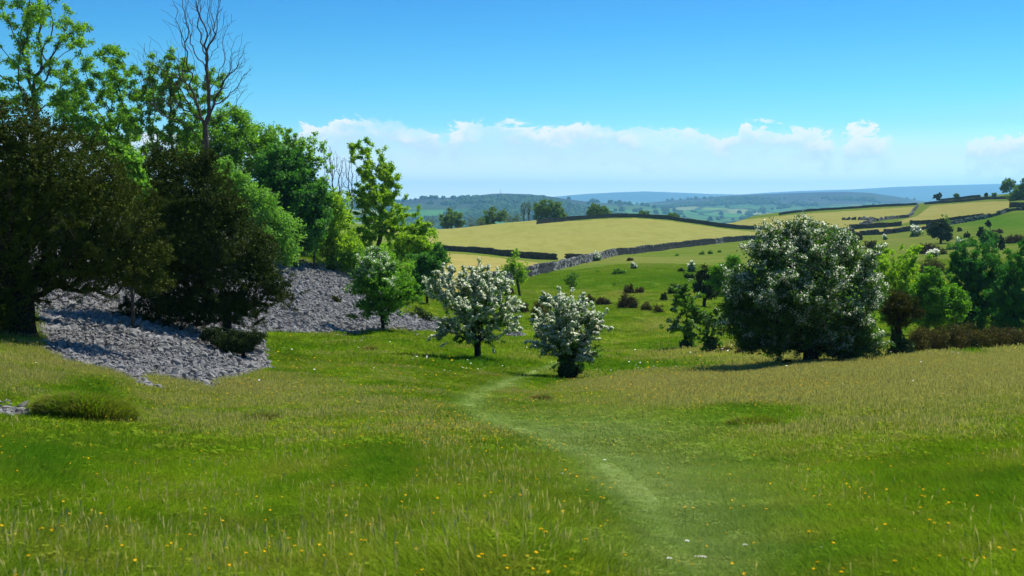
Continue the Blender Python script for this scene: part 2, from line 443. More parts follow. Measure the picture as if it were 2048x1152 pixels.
# ---- the wood on the left hillside
G_W = 'trees of the hillside wood on the left'
tree('yew_tree', 'biggest dark yew filling the left edge, its black trunk beside the grey scree', 'yew', G_W, 45, 695, 34.5,
     [(50, 440, 150, 170), (130, 360, 140, 110), (215, 430, 120, 100), (45, 270, 80, 80, .2), (-70, 400, 150, 240), (235, 520, 115, 62),
      (25, 590, 60, 90), (20, 650, 60, 60), (170, 545, 130, 50), (300, 500, 50, 40), (300, 565, 45, 35)], 2600, .34, 'yew', 330000, 3.6, .32, 1.0,
     'barkd', fork=[(45, 560)], alpha=.25, shell=.42, seed=11, drop=.35, dirw=.9, gap=.1, nz=1.2, gs=.7, bough=(420, 18, .24), fill=95000)
tree('yew_tree', 'rounded dark yew on the scree with a thin trunk, right of the biggest yew', 'yew', G_W, 452, 676, 43,
     [(325, 335, 62, 62), (375, 400, 105, 80), (415, 480, 125, 70), (455, 545, 115, 52), (330, 470, 110, 110), (515, 505, 52, 45),
      (330, 560, 110, 45), (540, 560, 35, 35), (400, 330, 45, 45), (450, 425, 60, 50), (550, 585, 36, 24), (330, 618, 95, 34), (390, 612, 110, 40), (460, 612, 80, 34), (470, 600, 60, 24)], 2200, .15, 'yew2', 270000, 3.4, .32, 1.0,
     'barkd', fork=[(455, 620)], alpha=.25, shell=.42, seed=12, drop=.35, dirw=.9, gap=.1, nz=1.2, gs=.7, bough=(330, 14, .22), fill=60000)
tree('yew_bush_and_shade', 'yew bush darkened and spread as painted shade, right foot of thin trunked yew', 'yew', G_W, 490, 700, 40,
     [(505, 675, 32, 18), (470, 694, 40, 14), (440, 672, 44, 18)], 150, .05, 'dark', 16000, 4.4, .4, 1., 'barkd', seed=13, gap=.2)  # small bush, widened and darkened to stand in for the yews' shade
tree('ash_tree', 'tall airy ash at the top left corner, bright leaves in tufts above the biggest yew', 'ash', G_W, 75, None, 80,
     [(70, 50, 95, 80), (25, 130, 80, 80), (115, 140, 55, 60), (60, 220, 110, 55), (85, -40, 60, 60), (-40, 60, 60, 90), (130, 40, 30, 40)], 330, .2, 'ash', 24000, 5.2, .5,
     .62, 'bark', fork=[(80, 300), (66, 180)], alpha=.5, shell=.5, seed=14, gap=.3, up=.2, along=.35, spray=(130, 26, 15))
tree('ash_tree', 'leafy ash second from the left, its crown just right of the tall corner ash', 'ash', G_W, 225, None, 78,
     [(215, 135, 60, 45), (205, 215, 85, 55), (165, 280, 70, 50), (240, 290, 80, 45), (150, 190, 50, 45)], 300, .16, 'ash', 34000, 5.2, .52, .7,
     'bark', fork=[(235, 330)], alpha=.5, shell=.55, seed=15, gap=.25, up=.2, along=.35, spray=(125, 24, 15))
tree('ash_tree', 'thin leaved ash with bare twig ends, directly left of the leafless tree', 'ash', G_W, 345, None, 76,
     [(290, 150, 28, 32), (345, 160, 55, 45), (310, 225, 80, 60), (370, 240, 60, 60), (330, 290, 80, 50), (265, 130, 25, 30), (420, 200, 35, 50)], 330, .15, 'ash', 30000, 5.0, .52, .62,
     'bark', fork=[(350, 330)], alpha=.5, shell=.5, seed=16, gap=.3, up=.2, along=.35, spray=(125, 24, 14))
tree('leafless_tree', 'tall leafless tree with a bare forked crown against the blue sky', 'bare tree', None, 416, None, 74,
     [(372, 40, 52, 62), (425, 60, 48, 85), (476, 130, 28, 62), (445, 170, 55, 60), (360, 130, 48, 65), (398, -25, 60, 45), (300, 130, 46, 60), (325, 190, 70, 50), (488, 115, 22, 50)], 950, .17, 'ash', 0, 5, .5, 1.,
     'bark', fork=[(413, 330), (411, 262)], alpha=.62, shell=.6, seed=17, up=.22, twig=.55, rexp=2.0)
tree('sycamore_tree', 'small pale sycamore showing between the two big dark yews', 'sycamore', G_W, 265, None, 40.5,
     [(258, 335, 36, 42), (285, 375, 22, 26), (232, 300, 28, 24)], 90, .06, 'sycpale', 4200, 9, .8, .8, 'bark', seed=18, gap=.2)
tree('ash_tree', 'green ash behind the leafless trunk, right of the thin leaved ash', 'ash', G_W, 480, None, 96,
     [(500, 300, 70, 55), (455, 270, 55, 60), (440, 350, 60, 70), (535, 290, 40, 40), (480, 230, 22, 30), (400, 310, 50, 60)], 380, .2, 'ash', 38000, 5, .55, .8,
     'bark', shell=.42, seed=19, gap=.28, up=.2)
tree('sycamore_tree', 'dense glossy dark green sycamore with a domed crown sloping down to the right', 'sycamore', G_W, 590, 535, 89,
     [(580, 385, 70, 62), (560, 325, 45, 42), (622, 425, 40, 42), (590, 465, 55, 38), (535, 400, 55, 60), (605, 360, 30, 30)], 460, .2, 'syc', 42000, 5.6, .8, .8,
     'barkd', fork=[(592, 490)], shell=.38, seed=20, gap=.22)
tree('ash_tree', 'pale green leafy tree in front of the dark sycamore, above the far scree', 'ash', G_W, 530, 545, 84,
     [(475, 385, 48, 35), (505, 420, 60, 40), (545, 465, 52, 42), (570, 500, 32, 28), (430, 350, 40, 35)], 300, .12, 'sycpale', 24000, 5.6, .62, .85,
     'bark', shell=.42, seed=21, gap=.25)
tree('ash_sapling', 'thin sapling with small leaf tufts, standing over the top of the dark sycamore', 'sapling', G_W, 575, None, 100,
     [(568, 275, 30, 26), (590, 300, 26, 24)], 70, .06, 'ash', 1700, 5.5, .6, .6, 'bark', fork=[(575, 340)], seed=22, gap=.3, alpha=.5)
tree('ash_sapling', 'thin sapling with wide open tufted crown, just left of the bare twiggy trees', 'sapling', G_W, 628, None, 90,
     [(622, 290, 30, 26), (640, 330, 30, 40), (608, 330, 22, 30), (650, 380, 20, 30)], 110, .07, 'ash', 2600, 5.2, .6, .6, 'bark', fork=[(632, 440)], seed=23, gap=.3, alpha=.5)
tree('leafless_sapling', 'bare twiggy upright sapling left of the tall yellow green ash', 'bare tree', None, 668, None, 92,
     [(662, 330, 18, 45), (680, 350, 18, 50), (650, 350, 10, 35)], 130, .07, 'ash', 0, 5, .5, 1, 'bark', fork=[(668, 440)], seed=24, alpha=.8, twig=.55, up=.3)
tree('leafless_sapling', 'second bare twiggy sapling, thinner, touching the tall yellow green ash', 'bare tree', None, 697, None, 95,
     [(695, 350, 14, 45), (706, 380, 12, 40)], 80, .06, 'ash', 0, 5, .5, 1, 'bark', fork=[(697, 450)], seed=25, alpha=.8, twig=.5, up=.3)
tree('ash_tree', 'tall yellow green ash with a loose feathery crown at the right end of the wood', 'ash', G_W, 757, None, 97,
     [(738, 350, 42, 48), (715, 315, 18, 24), (752, 410, 52, 42), (782, 395, 16, 30), (760, 465, 80, 34), (700, 470, 45, 35), (725, 400, 30, 40), (810, 450, 50, 34), (772, 350, 22, 30), (735, 305, 14, 16), (850, 470, 30, 20)], 520, .17, 'ashlite', 36000, 4.6, .55, .8,
     'bark', fork=[(757, 500), (765, 430)], seed=26, gap=.2, alpha=.5, up=.2, spray=(150, 24, 8))
tree('ash_shrub', 'olive yellow leafy shrub below the bare twiggy saplings, over the scree top', 'shrub', G_W, 655, 530, 92,
     [(660, 440, 45, 48), (640, 485, 42, 30), (690, 490, 40, 28), (675, 400, 25, 30), (615, 470, 22, 22)], 300, .1, 'ashlite', 15000, 4.8, .55, .8, 'bark', seed=27, gap=.3)
tree('ash_shrub', 'yellow green shrub where the wood ends at the crop field', 'shrub', G_W, 835, None, 105,
     [(835, 475, 42, 26), (800, 505, 45, 28), (850, 500, 30, 22)], 230, .09, 'ashlite', 13000, 4.6, .6, .8, 'bark', seed=28, gap=.25)
tree('holly_bush', 'dark green bush behind the blossoming tree, right of the half flowered hawthorn', 'bush', G_W, 855, None, 98,
     [(855, 525, 42, 30), (840, 560, 42, 34), (875, 505, 18, 16)], 230, .1, 'syc', 14000, 4.4, .7, .8, 'barkd', seed=29, gap=.18)
tree('ash_shrub', 'mid green undergrowth shrub above the far scree between sycamore and hawthorn', 'shrub', G_W, 700, 545, 92,
     [(700, 520, 45, 22), (745, 520, 50, 30), (790, 545, 45, 28), (670, 530, 30, 14)], 250, .08, 'ash', 13000, 4.6, .6, .8, 'bark', seed=30, gap=.25)
tree('hawthorn_tree', 'half flowered bright green hawthorn on the scree edge, blossom only near its top', 'hawthorn', 'hawthorns in the valley', 765, 655, 66,
     [(765, 572, 55, 34), (748, 520, 28, 26), (725, 580, 32, 22), (805, 590, 28, 22), (750, 545, 42, 30), (765, 610, 50, 14), (735, 610, 30, 14)], 650, .10, 'hawg', 19000, 4.6, .75, 1.15,
     'barkd', fork=[(764, 615)], blossom=5500, bpx=3.2, bwide=.3, bbias=[(745, 510, 45, .9)], seed=31, gap=.2, alpha=.4, spray=(150, 22, 7))
tree('hawthorn_tree', 'white flowering hawthorn with dark forked trunk, left of the footpath in the valley', 'hawthorn', 'hawthorns in the valley', 955, 722, 51,
     [(950, 605, 78, 48), (922, 562, 52, 34), (990, 572, 42, 34), (888, 590, 26, 36), (1008, 635, 34, 28), (930, 652, 62, 24), (890, 655, 26, 14),
      (968, 548, 32, 18), (1022, 612, 24, 14), (960, 668, 45, 14), (870, 582, 20, 20), (1015, 655, 24, 12)], 1500, .13, 'haw', 32000, 3.6, .75, 1.05,
     'barkd', fork=[(956, 678)], blossom=66000, bpx=3.3, bwide=.8, seed=32, gap=.36, gs=.55, alpha=.45, spk=.14, spray=(260, 25, 5))
tree('hawthorn_tree', 'white flowering hawthorn with ivy wrapped trunk, beside the footpath', 'hawthorn', 'hawthorns in the valley', 1136, 759, 45,
     [(1140, 645, 56, 46), (1138, 602, 22, 22), (1098, 640, 30, 30), (1182, 650, 28, 30), (1118, 690, 46, 22), (1150, 702, 42, 24), (1085, 690, 22, 8),
      (1198, 665, 14, 10), (1102, 600, 12, 8), (1138, 722, 34, 16)], 1300, .12, 'haw', 28000, 3.6, .75, 1.05,
     'barkd', fork=[(1137, 700)], blossom=54000, bpx=3.3, bwide=.76, seed=33, gap=.34, gs=.5, alpha=.45, spk=.14, spray=(240, 22, 5), ivy=([(1136, 742, 21, 17), (1134, 715, 16, 26), (1142, 700, 26, 16)], 6000, 5.))
tree('hawthorn_tree', 'biggest hawthorn, broad round dark crown dusted with blossom, on the right', 'hawthorn', 'hawthorns in the valley', 1622, 729, 43,
     [(1600, 580, 135, 100), (1555, 500, 62, 45), (1650, 492, 80, 42), (1480, 620, 40, 55), (1720, 600, 38, 75), (1610, 660, 145, 32), (1500, 680, 42, 14),
      (1722, 660, 36, 36), (1540, 690, 66, 24), (1690, 695, 55, 26), (1740, 690, 24, 22), (1485, 560, 28, 40), (1700, 520, 30, 35), (1600, 455, 40, 14, .1)], 3600, .26, 'hawd', 110000, 4.0, .75, 1.2,
     'barkd', fork=[(1620, 690)], blossom=80000, bpx=2.9, bwide=.75, bbias=[(1670, 620, 45, .6), (1600, 480, 120, .25), (1700, 650, 30, .3)], seed=34, gap=.25, alpha=.3, shell=.42, gs=.5, spray=(650, 17, 9), fill=30000)
tree('hawthorn_tree', 'slim young hawthorn with a little blossom, left of the biggest hawthorn', 'hawthorn', 'hawthorns in the valley', 1371, 697, 64,
     [(1370, 600, 26, 34), (1370, 645, 34, 28), (1345, 655, 16, 20), (1395, 640, 14, 26), (1368, 575, 14, 14), (1373, 676, 26, 14)], 300, .06, 'haw', 10000, 4.6, .75, 1.1,
     'barkd', fork=[(1371, 665)], blossom=1400, bpx=3.2, bwide=.3, bbias=[(1340, 650, 18, .9)], seed=35, gap=.2, spray=(70, 16, 4), ivy=((1373, 690, 14, 9), 700, 4.5))
tree('hawthorn_tree', 'short hawthorn with ivy at its foot, between the slim and the biggest hawthorn', 'hawthorn', 'hawthorns in the valley', 1420, 707, 60,
     [(1422, 648, 22, 24), (1440, 640, 12, 20), (1408, 665, 12, 12), (1424, 684, 20, 14)], 170, .05, 'haw', 4200, 4.6, .75, .8,
     'barkd', blossom=1100, bpx=3.2, bwide=.4, seed=36, gap=.2, spray=(40, 14, 4), ivy=((1421, 690, 13, 18), 1800, 4.5))
# ---- middle distance saplings
tree('willow_sapling', 'slender two stemmed sapling with thin yellow leaves, in front of the long stone wall', 'sapling', None, 1040, 594, 114,
     [(1024, 530, 20, 16), (1032, 508, 8, 10), (1046, 545, 12, 22), (1010, 535, 10, 12), (1035, 550, 14, 12)], 130, .12, 'ashlite', 2600, 4., .5, .8, 'bark', fork=[(1034, 560)], seed=37, gap=.3, twig=.4)
tree('twiggy_shrub', 'sparse almost leafless shrub behind the ivy wrapped hawthorn', 'shrub', None, 1141, 584, 116,
     [(1142, 560, 16, 16), (1148, 550, 8, 10)], 110, .04, 'haw', 700, 3.6, .6, .8, 'barkp', seed=38, alpha=.8, twig=.35, up=.3)
tree('juniper_tree', 'black green bushy tree with short trunk, left of the biggest hawthorn', 'juniper', None, 1408, 608, 104,
     [(1408, 550, 17, 18), (1425, 580, 20, 18), (1400, 575, 12, 16)], 170, .14, 'dark', 6500, 4.4, .5, .9, 'barkd', seed=39, gap=.12)
tree('ash_shrub', 'bright green shrub peeping out left of the biggest hawthorn crown', 'shrub', None, 1452, None, 96,
     [(1452, 545, 28, 26), (1430, 560, 14, 20), (1460, 580, 24, 22), (1468, 520, 14, 10)], 200, .07, 'hawg', 7500, 4.2, .6, .9, 'bark', seed=40, gap=.2)
# ---- right hand group
tree('ash_tree', 'yellow green ash with fanned branches behind the biggest hawthorn', 'ash', 'trees of the hollow on the right', 1788, None, 82,
     [(1785, 545, 55, 50), (1750, 530, 26, 32), (1825, 560, 30, 40), (1790, 610, 56, 40), (1735, 560, 30, 40)], 520, .13, 'ashlite', 30000, 4.6, .55, .75, 'barkd', seed=41, gap=.2, alpha=.5, up=.2, spray=(160, 24, 9))
tree('juniper_tree', 'ragged brownish juniper with a thick dark trunk, right of the biggest hawthorn', 'juniper', None, 1800, 716, 46,
     [(1800, 610, 34, 34), (1775, 625, 16, 18), (1832, 625, 20, 14), (1796, 640, 26, 16)], 260, .12, 'jun', 9500, 4.6, .35, .9,
     'barkd', fork=[(1797, 650)], seed=42, gap=.28, drop=.3, ivy=([(1801, 704, 27, 15), (1796, 685, 15, 22), (1815, 695, 14, 14)], 4500, 4.5))
tree('ash_shrub', 'fresh green leafy shrub between the yellow green ash and the birches', 'shrub', 'trees of the hollow on the right', 1872, None, 74,
     [(1872, 590, 42, 38), (1860, 560, 26, 28), (1895, 625, 42, 36), (1850, 625, 36, 36), (1915, 600, 26, 30), (1840, 590, 24, 26)], 480, .08, 'hawg', 26000, 4.6, .65, .85, 'bark', seed=43, gap=.22)
tree('birch_tree', 'dense dark green birch with drooping leaves, the left one of the birches', 'birch', 'trees of the hollow on the right', 1945, None, 88,
     [(1945, 555, 46, 52), (1930, 600, 40, 52), (1975, 585, 36, 60), (1922, 535, 20, 26), (1950, 640, 60, 34), (1998, 620, 30, 45), (1990, 540, 24, 34)], 640, .12, 'birch', 48000, 4.2, .6, .75,
     'barkd', fork=[(1947, 600)], seed=44, gap=.22, drop=.7, alpha=.5, spray=(190, 24, 11))
tree('birch_tree', 'looser birch with visible thin stems at the right edge of the picture', 'birch', 'trees of the hollow on the right', 2030, None, 84,
     [(2030, 560, 38, 60), (2055, 590, 40, 60), (2060, 530, 36, 40), (2015, 620, 34, 50), (2075, 640, 46, 46), (2008, 560, 18, 34)], 520, .1, 'birch', 32000, 4.4, .6, .75,
     'barkd', fork=[(2028, 600)], seed=45, gap=.25, drop=.7, alpha=.5, spray=(150, 26, 11))
tree('holly_tree', 'dark rounded holly tree standing alone in front of the right hand walls', 'holly', None, 1879, 486, 250,
     [(1880, 458, 22, 18), (1895, 465, 16, 14), (1868, 463, 11, 12)], 130, .25, 'dark', 6000, 3.6, .7, .9, 'barkd', seed=46, gap=.1)
tree('ash_sapling', 'slender grey green young tree growing behind the dark holly', 'sapling', None, 1890, None, 258,
     [(1891, 442, 8, 10), (1893, 455, 8, 8)], 50, .1, 'haw', 900, 3.4, .7, .9, 'bark', seed=47)
G_C = 'clump of trees on the right hand slope'
tree('spruce_tree', 'broad blue green tree, the front one of the clump on the green slope', 'tree', G_C, 1976, 499, 205,
     [(1976, 480, 15, 18), (1970, 488, 10, 10)], 90, .15, 'birch', 3200, 3.8, .6, .9, 'barkd', seed=48, gap=.1)
tree('ash_tree', 'light green tree in the middle of the clump on the green slope', 'tree', G_C, 1991, 499, 208,
     [(1991, 480, 8, 17)], 60, .1, 'haw', 1700, 3.8, .6, .9, 'barkd', seed=49, gap=.1)
tree('spruce_tree', 'narrow dark tree, the right hand one of the clump on the green slope', 'tree', G_C, 2003, 499, 208,
     [(2003, 486, 6, 14)], 60, .1, 'dark', 1600, 3.6, .6, .9, 'barkd', seed=50, gap=.1)
tree('spruce_tree', 'small pointed dark tree behind the clump on the green slope', 'tree', G_C, 1962, 480, 240,
     [(1963, 466, 7, 12)], 50, .1, 'dark', 1300, 3.4, .6, .9, 'barkd', seed=51, gap=.1)
tree('spruce_tree', 'tiny lone conical conifer on the bright green slope', 'conifer', None, 1977, 454, 285,
     [(1977, 449, 5, 4), (1977, 443, 2.6, 4)], 40, .08, 'dark', 800, 3.2, .6, .9, 'barkd', seed=52)
# ---- far field trees along the crest
G_F = 'trees behind the crest of the crop field'
far = [(903, [(903, 438, 24, 18), (890, 448, 12, 12), (918, 445, 12, 12)], 'round dark tree nearest the white barn, leftmost on the field crest', 460, 5000),
       (988, [(985, 428, 18, 14), (972, 442, 16, 14), (1004, 432, 12, 14)], 'open crowned tree with dark forked trunk on the field crest', 460, 2700),
       (1090, [(1095, 417, 30, 17), (1080, 428, 18, 15), (1118, 428, 16, 15), (1088, 406, 14, 8)], 'biggest broad crowned tree on the field crest', 470, 6500),
       (1196, [(1196, 421, 23, 14), (1180, 429, 10, 8), (1212, 430, 10, 8)], 'rounded tree peeping over the highest part of the field', 520, 4200),
       (1287, [(1288, 427, 13, 6)], 'low tree top just showing over the crest wall, left of the other', 520, 1100),
       (1344, [(1345, 431, 12, 5)], 'lowest tree top just showing over the crest wall, farthest right', 520, 900)]
for i, (u, bl, lab, d, nl) in enumerate(far):
    tree('field_tree', lab, 'tree', G_F, u, None, d, bl, 120 if nl > 2000 else 50, .38, 'far', nl, 3.4, .75, .75, 'bark', seed=60 + i, gap=.3, alpha=.4, twig=.5)
for i, (u, lab) in enumerate([(1048, 'leafless tree on the field crest, left one of the bare pair'), (1058, 'leafless tree on the field crest, right one of the bare pair')]):
    tree('leafless_tree', lab, 'bare tree', None, u, None, 455, [(u, 412, 8, 11), (u - 3, 425, 6, 8)], 90, .25, 'far', 60, 3, .6, .8, 'bark', seed=70 + i, twig=.35, alpha=.7, up=.3)
for i, (u, w_) in enumerate([(862, 12), (945, 14), (1018, 14), (1034, 11), (963, 10)]):
    tree('leafless_shrub', ['bare grey thicket left of the round dark tree by the barn', 'bare grey thicket between the two left crest trees',
                            'bare grey thicket right of the open crowned crest tree', 'bare grey thicket touching the bare pair on the crest',
                            'small bare thicket at the foot of the open crowned crest tree'][i], 'thicket', None, u, None, 450,
         [(u, 445 if u < 1000 else 438, w_, 12)], 110, .1, 'far', 150, 2.6, .6, .8, 'barkp', seed=75 + i, twig=.3, alpha=.7, up=.3)
sky_t = [(1874, [(1874, 394, 8, 7)], 'round bush tree on the right skyline, leftmost of the skyline trees', 590, 'dark', 800),
         (1913, [(1913, 391, 6, 6)], 'second round bush tree on the right skyline', 590, 'far', 600),
         (1972, [(1972, 390, 3, 5)], 'thin dark bush tree standing on the skyline wall', 545, 'dark', 350),
         (1988, [(1988, 390, 5, 5)], 'pale small bush tree on the skyline, right of the thin dark one', 560, 'far', 400),
         (2018, [(2018, 368, 13, 12), (2008, 378, 8, 8)], 'airy tree at the end of the skyline wall', 505, 'far', 1700),
         (2042, [(2042, 384, 18, 18), (2055, 370, 16, 16), (2025, 396, 14, 10)], 'broad green tree at the right edge of the skyline', 480, 'far', 4200)]
for i, (u, bl, lab, d, mt, nl) in enumerate(sky_t):
    tree('skyline_tree', lab, 'tree', None, u, None, d, bl, 50 if nl < 1000 else 110, .22, mt, nl, 3.2, .75, .8, 'barkd', seed=90 + i, gap=.15, twig=.4)
print('trees', round(time.time() - T0, 1))
for t in TREE_LOG: print('BASE', t)
#PART2
# ------------------------------------------------------------------ bushes (gorse, low junipers, small hawthorns)
def bush(name, label, cat, group, u, vb, w, h, leaf, nl, lpx=4., asp=.4, seed=1, blossom=0, lo=30., hi=430., d=None, natt=None, gap=.2):
    rg = np.random.default_rng(seed)
    if d is None: bx, d, bz = ground(u, vb, lo, hi)
    else: bx = ray(u, vb)[0] * d; bz = float(H(bx, d))
    k = d / F; W, Hh = w * k * .5, h * k
    n = natt or max(30, nl // 22)
    nb = 5 if w < 20 else 9
    P = []
    for i in range(nb):
        cx = rg.uniform(-.6, .6) * W; cy = rg.uniform(-.5, .5) * W
        rr = W * rg.uniform(.28, .55); hh = Hh * rg.uniform(.5, 1.0) * (1 - .25 * abs(cx) / W)
        v = unit(rg.normal(size=(n, 3))) * (rg.random((n, 1)) ** .35); v[:, 2] = np.abs(v[:, 2])
        P.append(np.stack([cx + v[:, 0] * rr, cy + v[:, 1] * rr, v[:, 2] * hh], -1))
    P = np.concatenate(P)[rg.permutation(n * nb)[:n]]
    base = np.array([bx, d, bz - .03 * Hh])
    X = P + base; X[:, 2] = P[:, 2] + H(X[:, 0], X[:, 1]); P = X - base
    root = empty(name, tuple(base), label, cat, group)
    pos, par, tips = skeleton(np.zeros(3), [np.array([0, 0, Hh * .12])], P, max(W, Hh) / 6, .6, rg, .1)
    idx = np.nonzero(par >= 0)[0]
    r = np.full(len(idx), max(.006, .18 * k)) * rg.uniform(.8, 1.6, len(idx))
    link('stem', tubes('stem', pos[par[idx]], pos[idx], r * 1.2, r, M['barkd'], np.full(len(idx), 3)), root)
    cs = (W * W * Hh / n) ** (1 / 3) * .55
    C = P[rg.integers(0, n, nl)] + rg.normal(0, cs, (nl, 3))
    gz = H(C[:, 0] + bx, C[:, 1] + d) - base[2]
    C[:, 2] = np.maximum(C[:, 2], gz + .02)
    dr = unit(C * np.array([1, 1, 1.2]) + 1e-6)
    link('foliage', quads('foliage', leaf_quads(C, lpx * k, asp, rg, .2, dr * .8), M[leaf]), root)
    if blossom:
        sel = P[P[:, 2] > np.quantile(P[:, 2], .45)]
        C = sel[rg.integers(0, len(sel), blossom)] + rg.normal(0, cs * .9, (blossom, 3)) + np.array([0, 0, cs])
        link('blossom', quads('blossom', leaf_quads(C, lpx * .85 * k, .9, rg, 1.), M['blossom']), root)
    return root
GG = 'gorse bushes scattered over the valley pasture'
S = 200
for row in [
    ('orange brown gorse at the foot of the slender two stemmed sapling', 1017, 591, 26, 21, 'gorse', 1500, GG),
    ('dark brown gorse just right of the white flowering tree crown', 1048, 626, 26, 28, 'gorsered', 1700, GG),
    ('wide brown green gorse left of the ivy wrapped hawthorn', 1080, 638, 58, 41, 'gorse', 3600, GG),
    ('tiny dark gorse left behind the ivy wrapped hawthorn top', 1127, 595, 15, 11, 'gorsered', 600, GG),
    ('brown gorse right behind the ivy wrapped hawthorn top', 1178, 607, 36, 20, 'gorsered', 1800, GG),
    ('low red brown gorse tapering right, end of the row behind the ivy wrapped hawthorn', 1207, 610, 36, 17, 'gorsered', 1500, GG),
    ('largest tall dark gorse in the middle of the pasture', 1255, 617, 48, 34, 'gorsered', 3400, GG),
    ('small round gorse directly above the largest tall dark gorse', 1257, 587, 22, 19, 'gorsered', 1100, GG),
    ('small dark gorse to the upper right of the largest tall dark gorse', 1279, 587, 20, 13, 'gorsered', 800, GG),
    ('yellowish low gorse at the right foot of the largest tall dark gorse', 1290, 622, 36, 16, 'gorse', 1500, GG),
    ('loose gorse sprig between the yellowish gorse and the slim young hawthorn', 1318, 626, 20, 20, 'gorse', 500, GG),
    ('dark gorse at the upper left of the slim young hawthorn', 1329, 601, 17, 18, 'dark', 900, GG),
    ('dark twiggy gorse behind the top of the slim young hawthorn', 1347, 588, 24, 24, 'dark', 1100, GG),
    ('flat brown gorse beneath the left rim of the biggest hawthorn', 1452, 706, 30, 16, 'gorse', 1300, GG),
    ('second flat brown gorse beneath the left rim of the biggest hawthorn', 1480, 709, 28, 15, 'gorsered', 1200, GG),
    ('small green bush on the open ground left of the biggest hawthorn trunk', 1535, 722, 24, 18, 'haw', 1400, None),
    ('round green bush alone on the slope below the long wall', 1239, 548, 27, 13, 'haw', 900, None),
    ('flat reddish bush close under the long wall', 1257, 522, 17, 6, 'gorsered', 400, GG),
    ('tiny green bush far up the slope, left of the bush pair', 1352, 512, 9, 4, 'haw', 200, None),
    ('left bush of the small green pair below the long wall', 1403, 509, 9, 6, 'haw', 260, None),
    ('right bush of the small green pair below the long wall', 1421, 508, 13, 6, 'haw', 320, None),
    ('last tiny bush on the slope next to the biggest hawthorn', 1439, 505, 8, 4, 'haw', 200, None),
    ('small dark bush left of the little white hawthorn on the slope', 1363, 544, 13, 7, 'dark', 350, None),
    ('dark low bush at the foot of the little white hawthorn on the slope', 1377, 558, 22, 14, 'dark', 700, None),
    ('tiny bush left of the round green bush on the slope', 1195, 545, 8, 4, 'haw', 150, None),
    ('tiny green bush below the round green bush on the slope', 1229, 571, 8, 5, 'haw', 180, None),
    ('small brown bush by the low wall, right of the biggest hawthorn top', 1719, 480, 12, 13, 'gorsered', 500, GG),
    ('round dark brown gorse above the yellow green ash', 1743, 500, 34, 21, 'gorsered', 1600, GG),
    ('wide brown gorse on the slope left below the dark holly', 1855, 507, 50, 22, 'gorsered', 2200, GG),
    ('brown green gorse continuing the wide brown gorse to the right', 1882, 509, 26, 16, 'gorse', 900, GG),
    ('green bush on the slope right below the dark holly', 1903, 499, 24, 13, 'haw', 700, None),
    ('dark bush at the right end of the bushes below the dark holly', 1917, 504, 14, 9, 'dark', 400, None),
    ('big tangled gorse above the fresh green leafy shrub', 1868, 548, 72, 38, 'gorse', 3600, GG),
    ('upright dark bush by the right end of the long terraced wall', 1919, 463, 8, 11, 'dark', 400, None),
    ('dark round bush between the upright bush and the clump of trees', 1934, 475, 15, 10, 'dark', 500, None),
    ('pale green bush left of the clump of trees', 1944, 493, 24, 15, 'haw', 700, None),
    ('flat red brown gorse above the clump of trees', 1998, 467, 30, 9, 'gorsered', 900, GG),
    ('red brown gorse mass at the right edge above the birches', 2030, 486, 46, 19, 'gorsered', 2000, GG),
    ('small green bush on the rubble line of the crop field', 1755, 443, 9, 8, 'dark', 250, None),
    ('low bush on the rubble line, nearest the cross wall', 1773, 438, 10, 5, 'dark', 220, None),
    ('smallest bush on the rubble line of the crop field', 1740, 439, 9, 4, 'dark', 180, None),
]:
    lab, u, vb, w, h, mt, nl, g = row; S += 1
    isg = mt in ('gorse', 'gorsered') or g
    bush('gorse_bush' if isg else 'bush', lab, 'gorse' if isg else 'bush', g, u, vb, w, h, mt, int(nl * 1.5), 3.6, .4 if isg else .7, S, hi=480 if vb < 460 else 430, lo=45)
for (lab, u, vb, w, h, nl, bl) in [
    ('small white hawthorn growing against the long stone wall', 1192, 522, 20, 21, 1500, 500),
    ('tiny white topped hawthorn on the slope right of the long wall bend', 1266, 538, 13, 15, 700, 200),
    ('little white hawthorn halfway up the slope, left of the biggest hawthorn', 1383, 545, 15, 25, 1100, 350),
    ('tiny hawthorn by the low wall right of the biggest hawthorn top', 1770, 480, 8, 11, 350, 180),
    ('white hawthorn in front of the gap in the right hand walls', 1833, 473, 22, 25, 1000, 600),
    ('low white hawthorn at the right foot of the dark holly', 1921, 488, 20, 12, 500, 600),
    ('low white hawthorn between the two biggest gorse bushes on the right', 1866, 514, 30, 13, 600, 900)]:
    S += 1
    bush('hawthorn_bush', lab, 'hawthorn', 'small hawthorn bushes on the far slopes', u, vb, w, h, 'hawd', nl, 3.4, .7, S, blossom=bl, lo=60)
# low junipers under the biggest hawthorn, gorse hedge on the right crest
for (lab, u, vb, w, h, d, mt, nl) in [
    ('dark low juniper left of the biggest hawthorn trunk', 1567, 734, 34, 20, 42.5, 'dark', 2200),
    ('low olive juniper right of the biggest hawthorn trunk', 1678, 730, 28, 20, 41, 'jun', 2000),
    ('creeping olive juniper in front of the biggest hawthorn trunk', 1655, 735, 30, 11, 40, 'jun', 1400),
    ('square topped low juniper left of the thick dark trunk', 1734, 726, 28, 19, 41.5, 'jun', 2400),
    ('round upright little juniper stuck to the square topped one', 1750, 724, 13, 22, 41.8, 'jun', 1300),
    ('flat juniper next to the thick dark trunk', 1764, 725, 24, 9, 42, 'jun', 900),
    ('upright dark juniper under the right rim of the biggest hawthorn', 1757, 716, 14, 32, 44, 'dark', 1600),
    ('second upright dark juniper, between the first and the thick dark trunk', 1776, 719, 14, 25, 44.5, 'dark', 1300)]:
    S += 1
    bush('juniper_bush', lab, 'juniper', 'low junipers under the biggest hawthorn', u, vb, w, h, mt, nl, 4.2, .35, S, d=d)
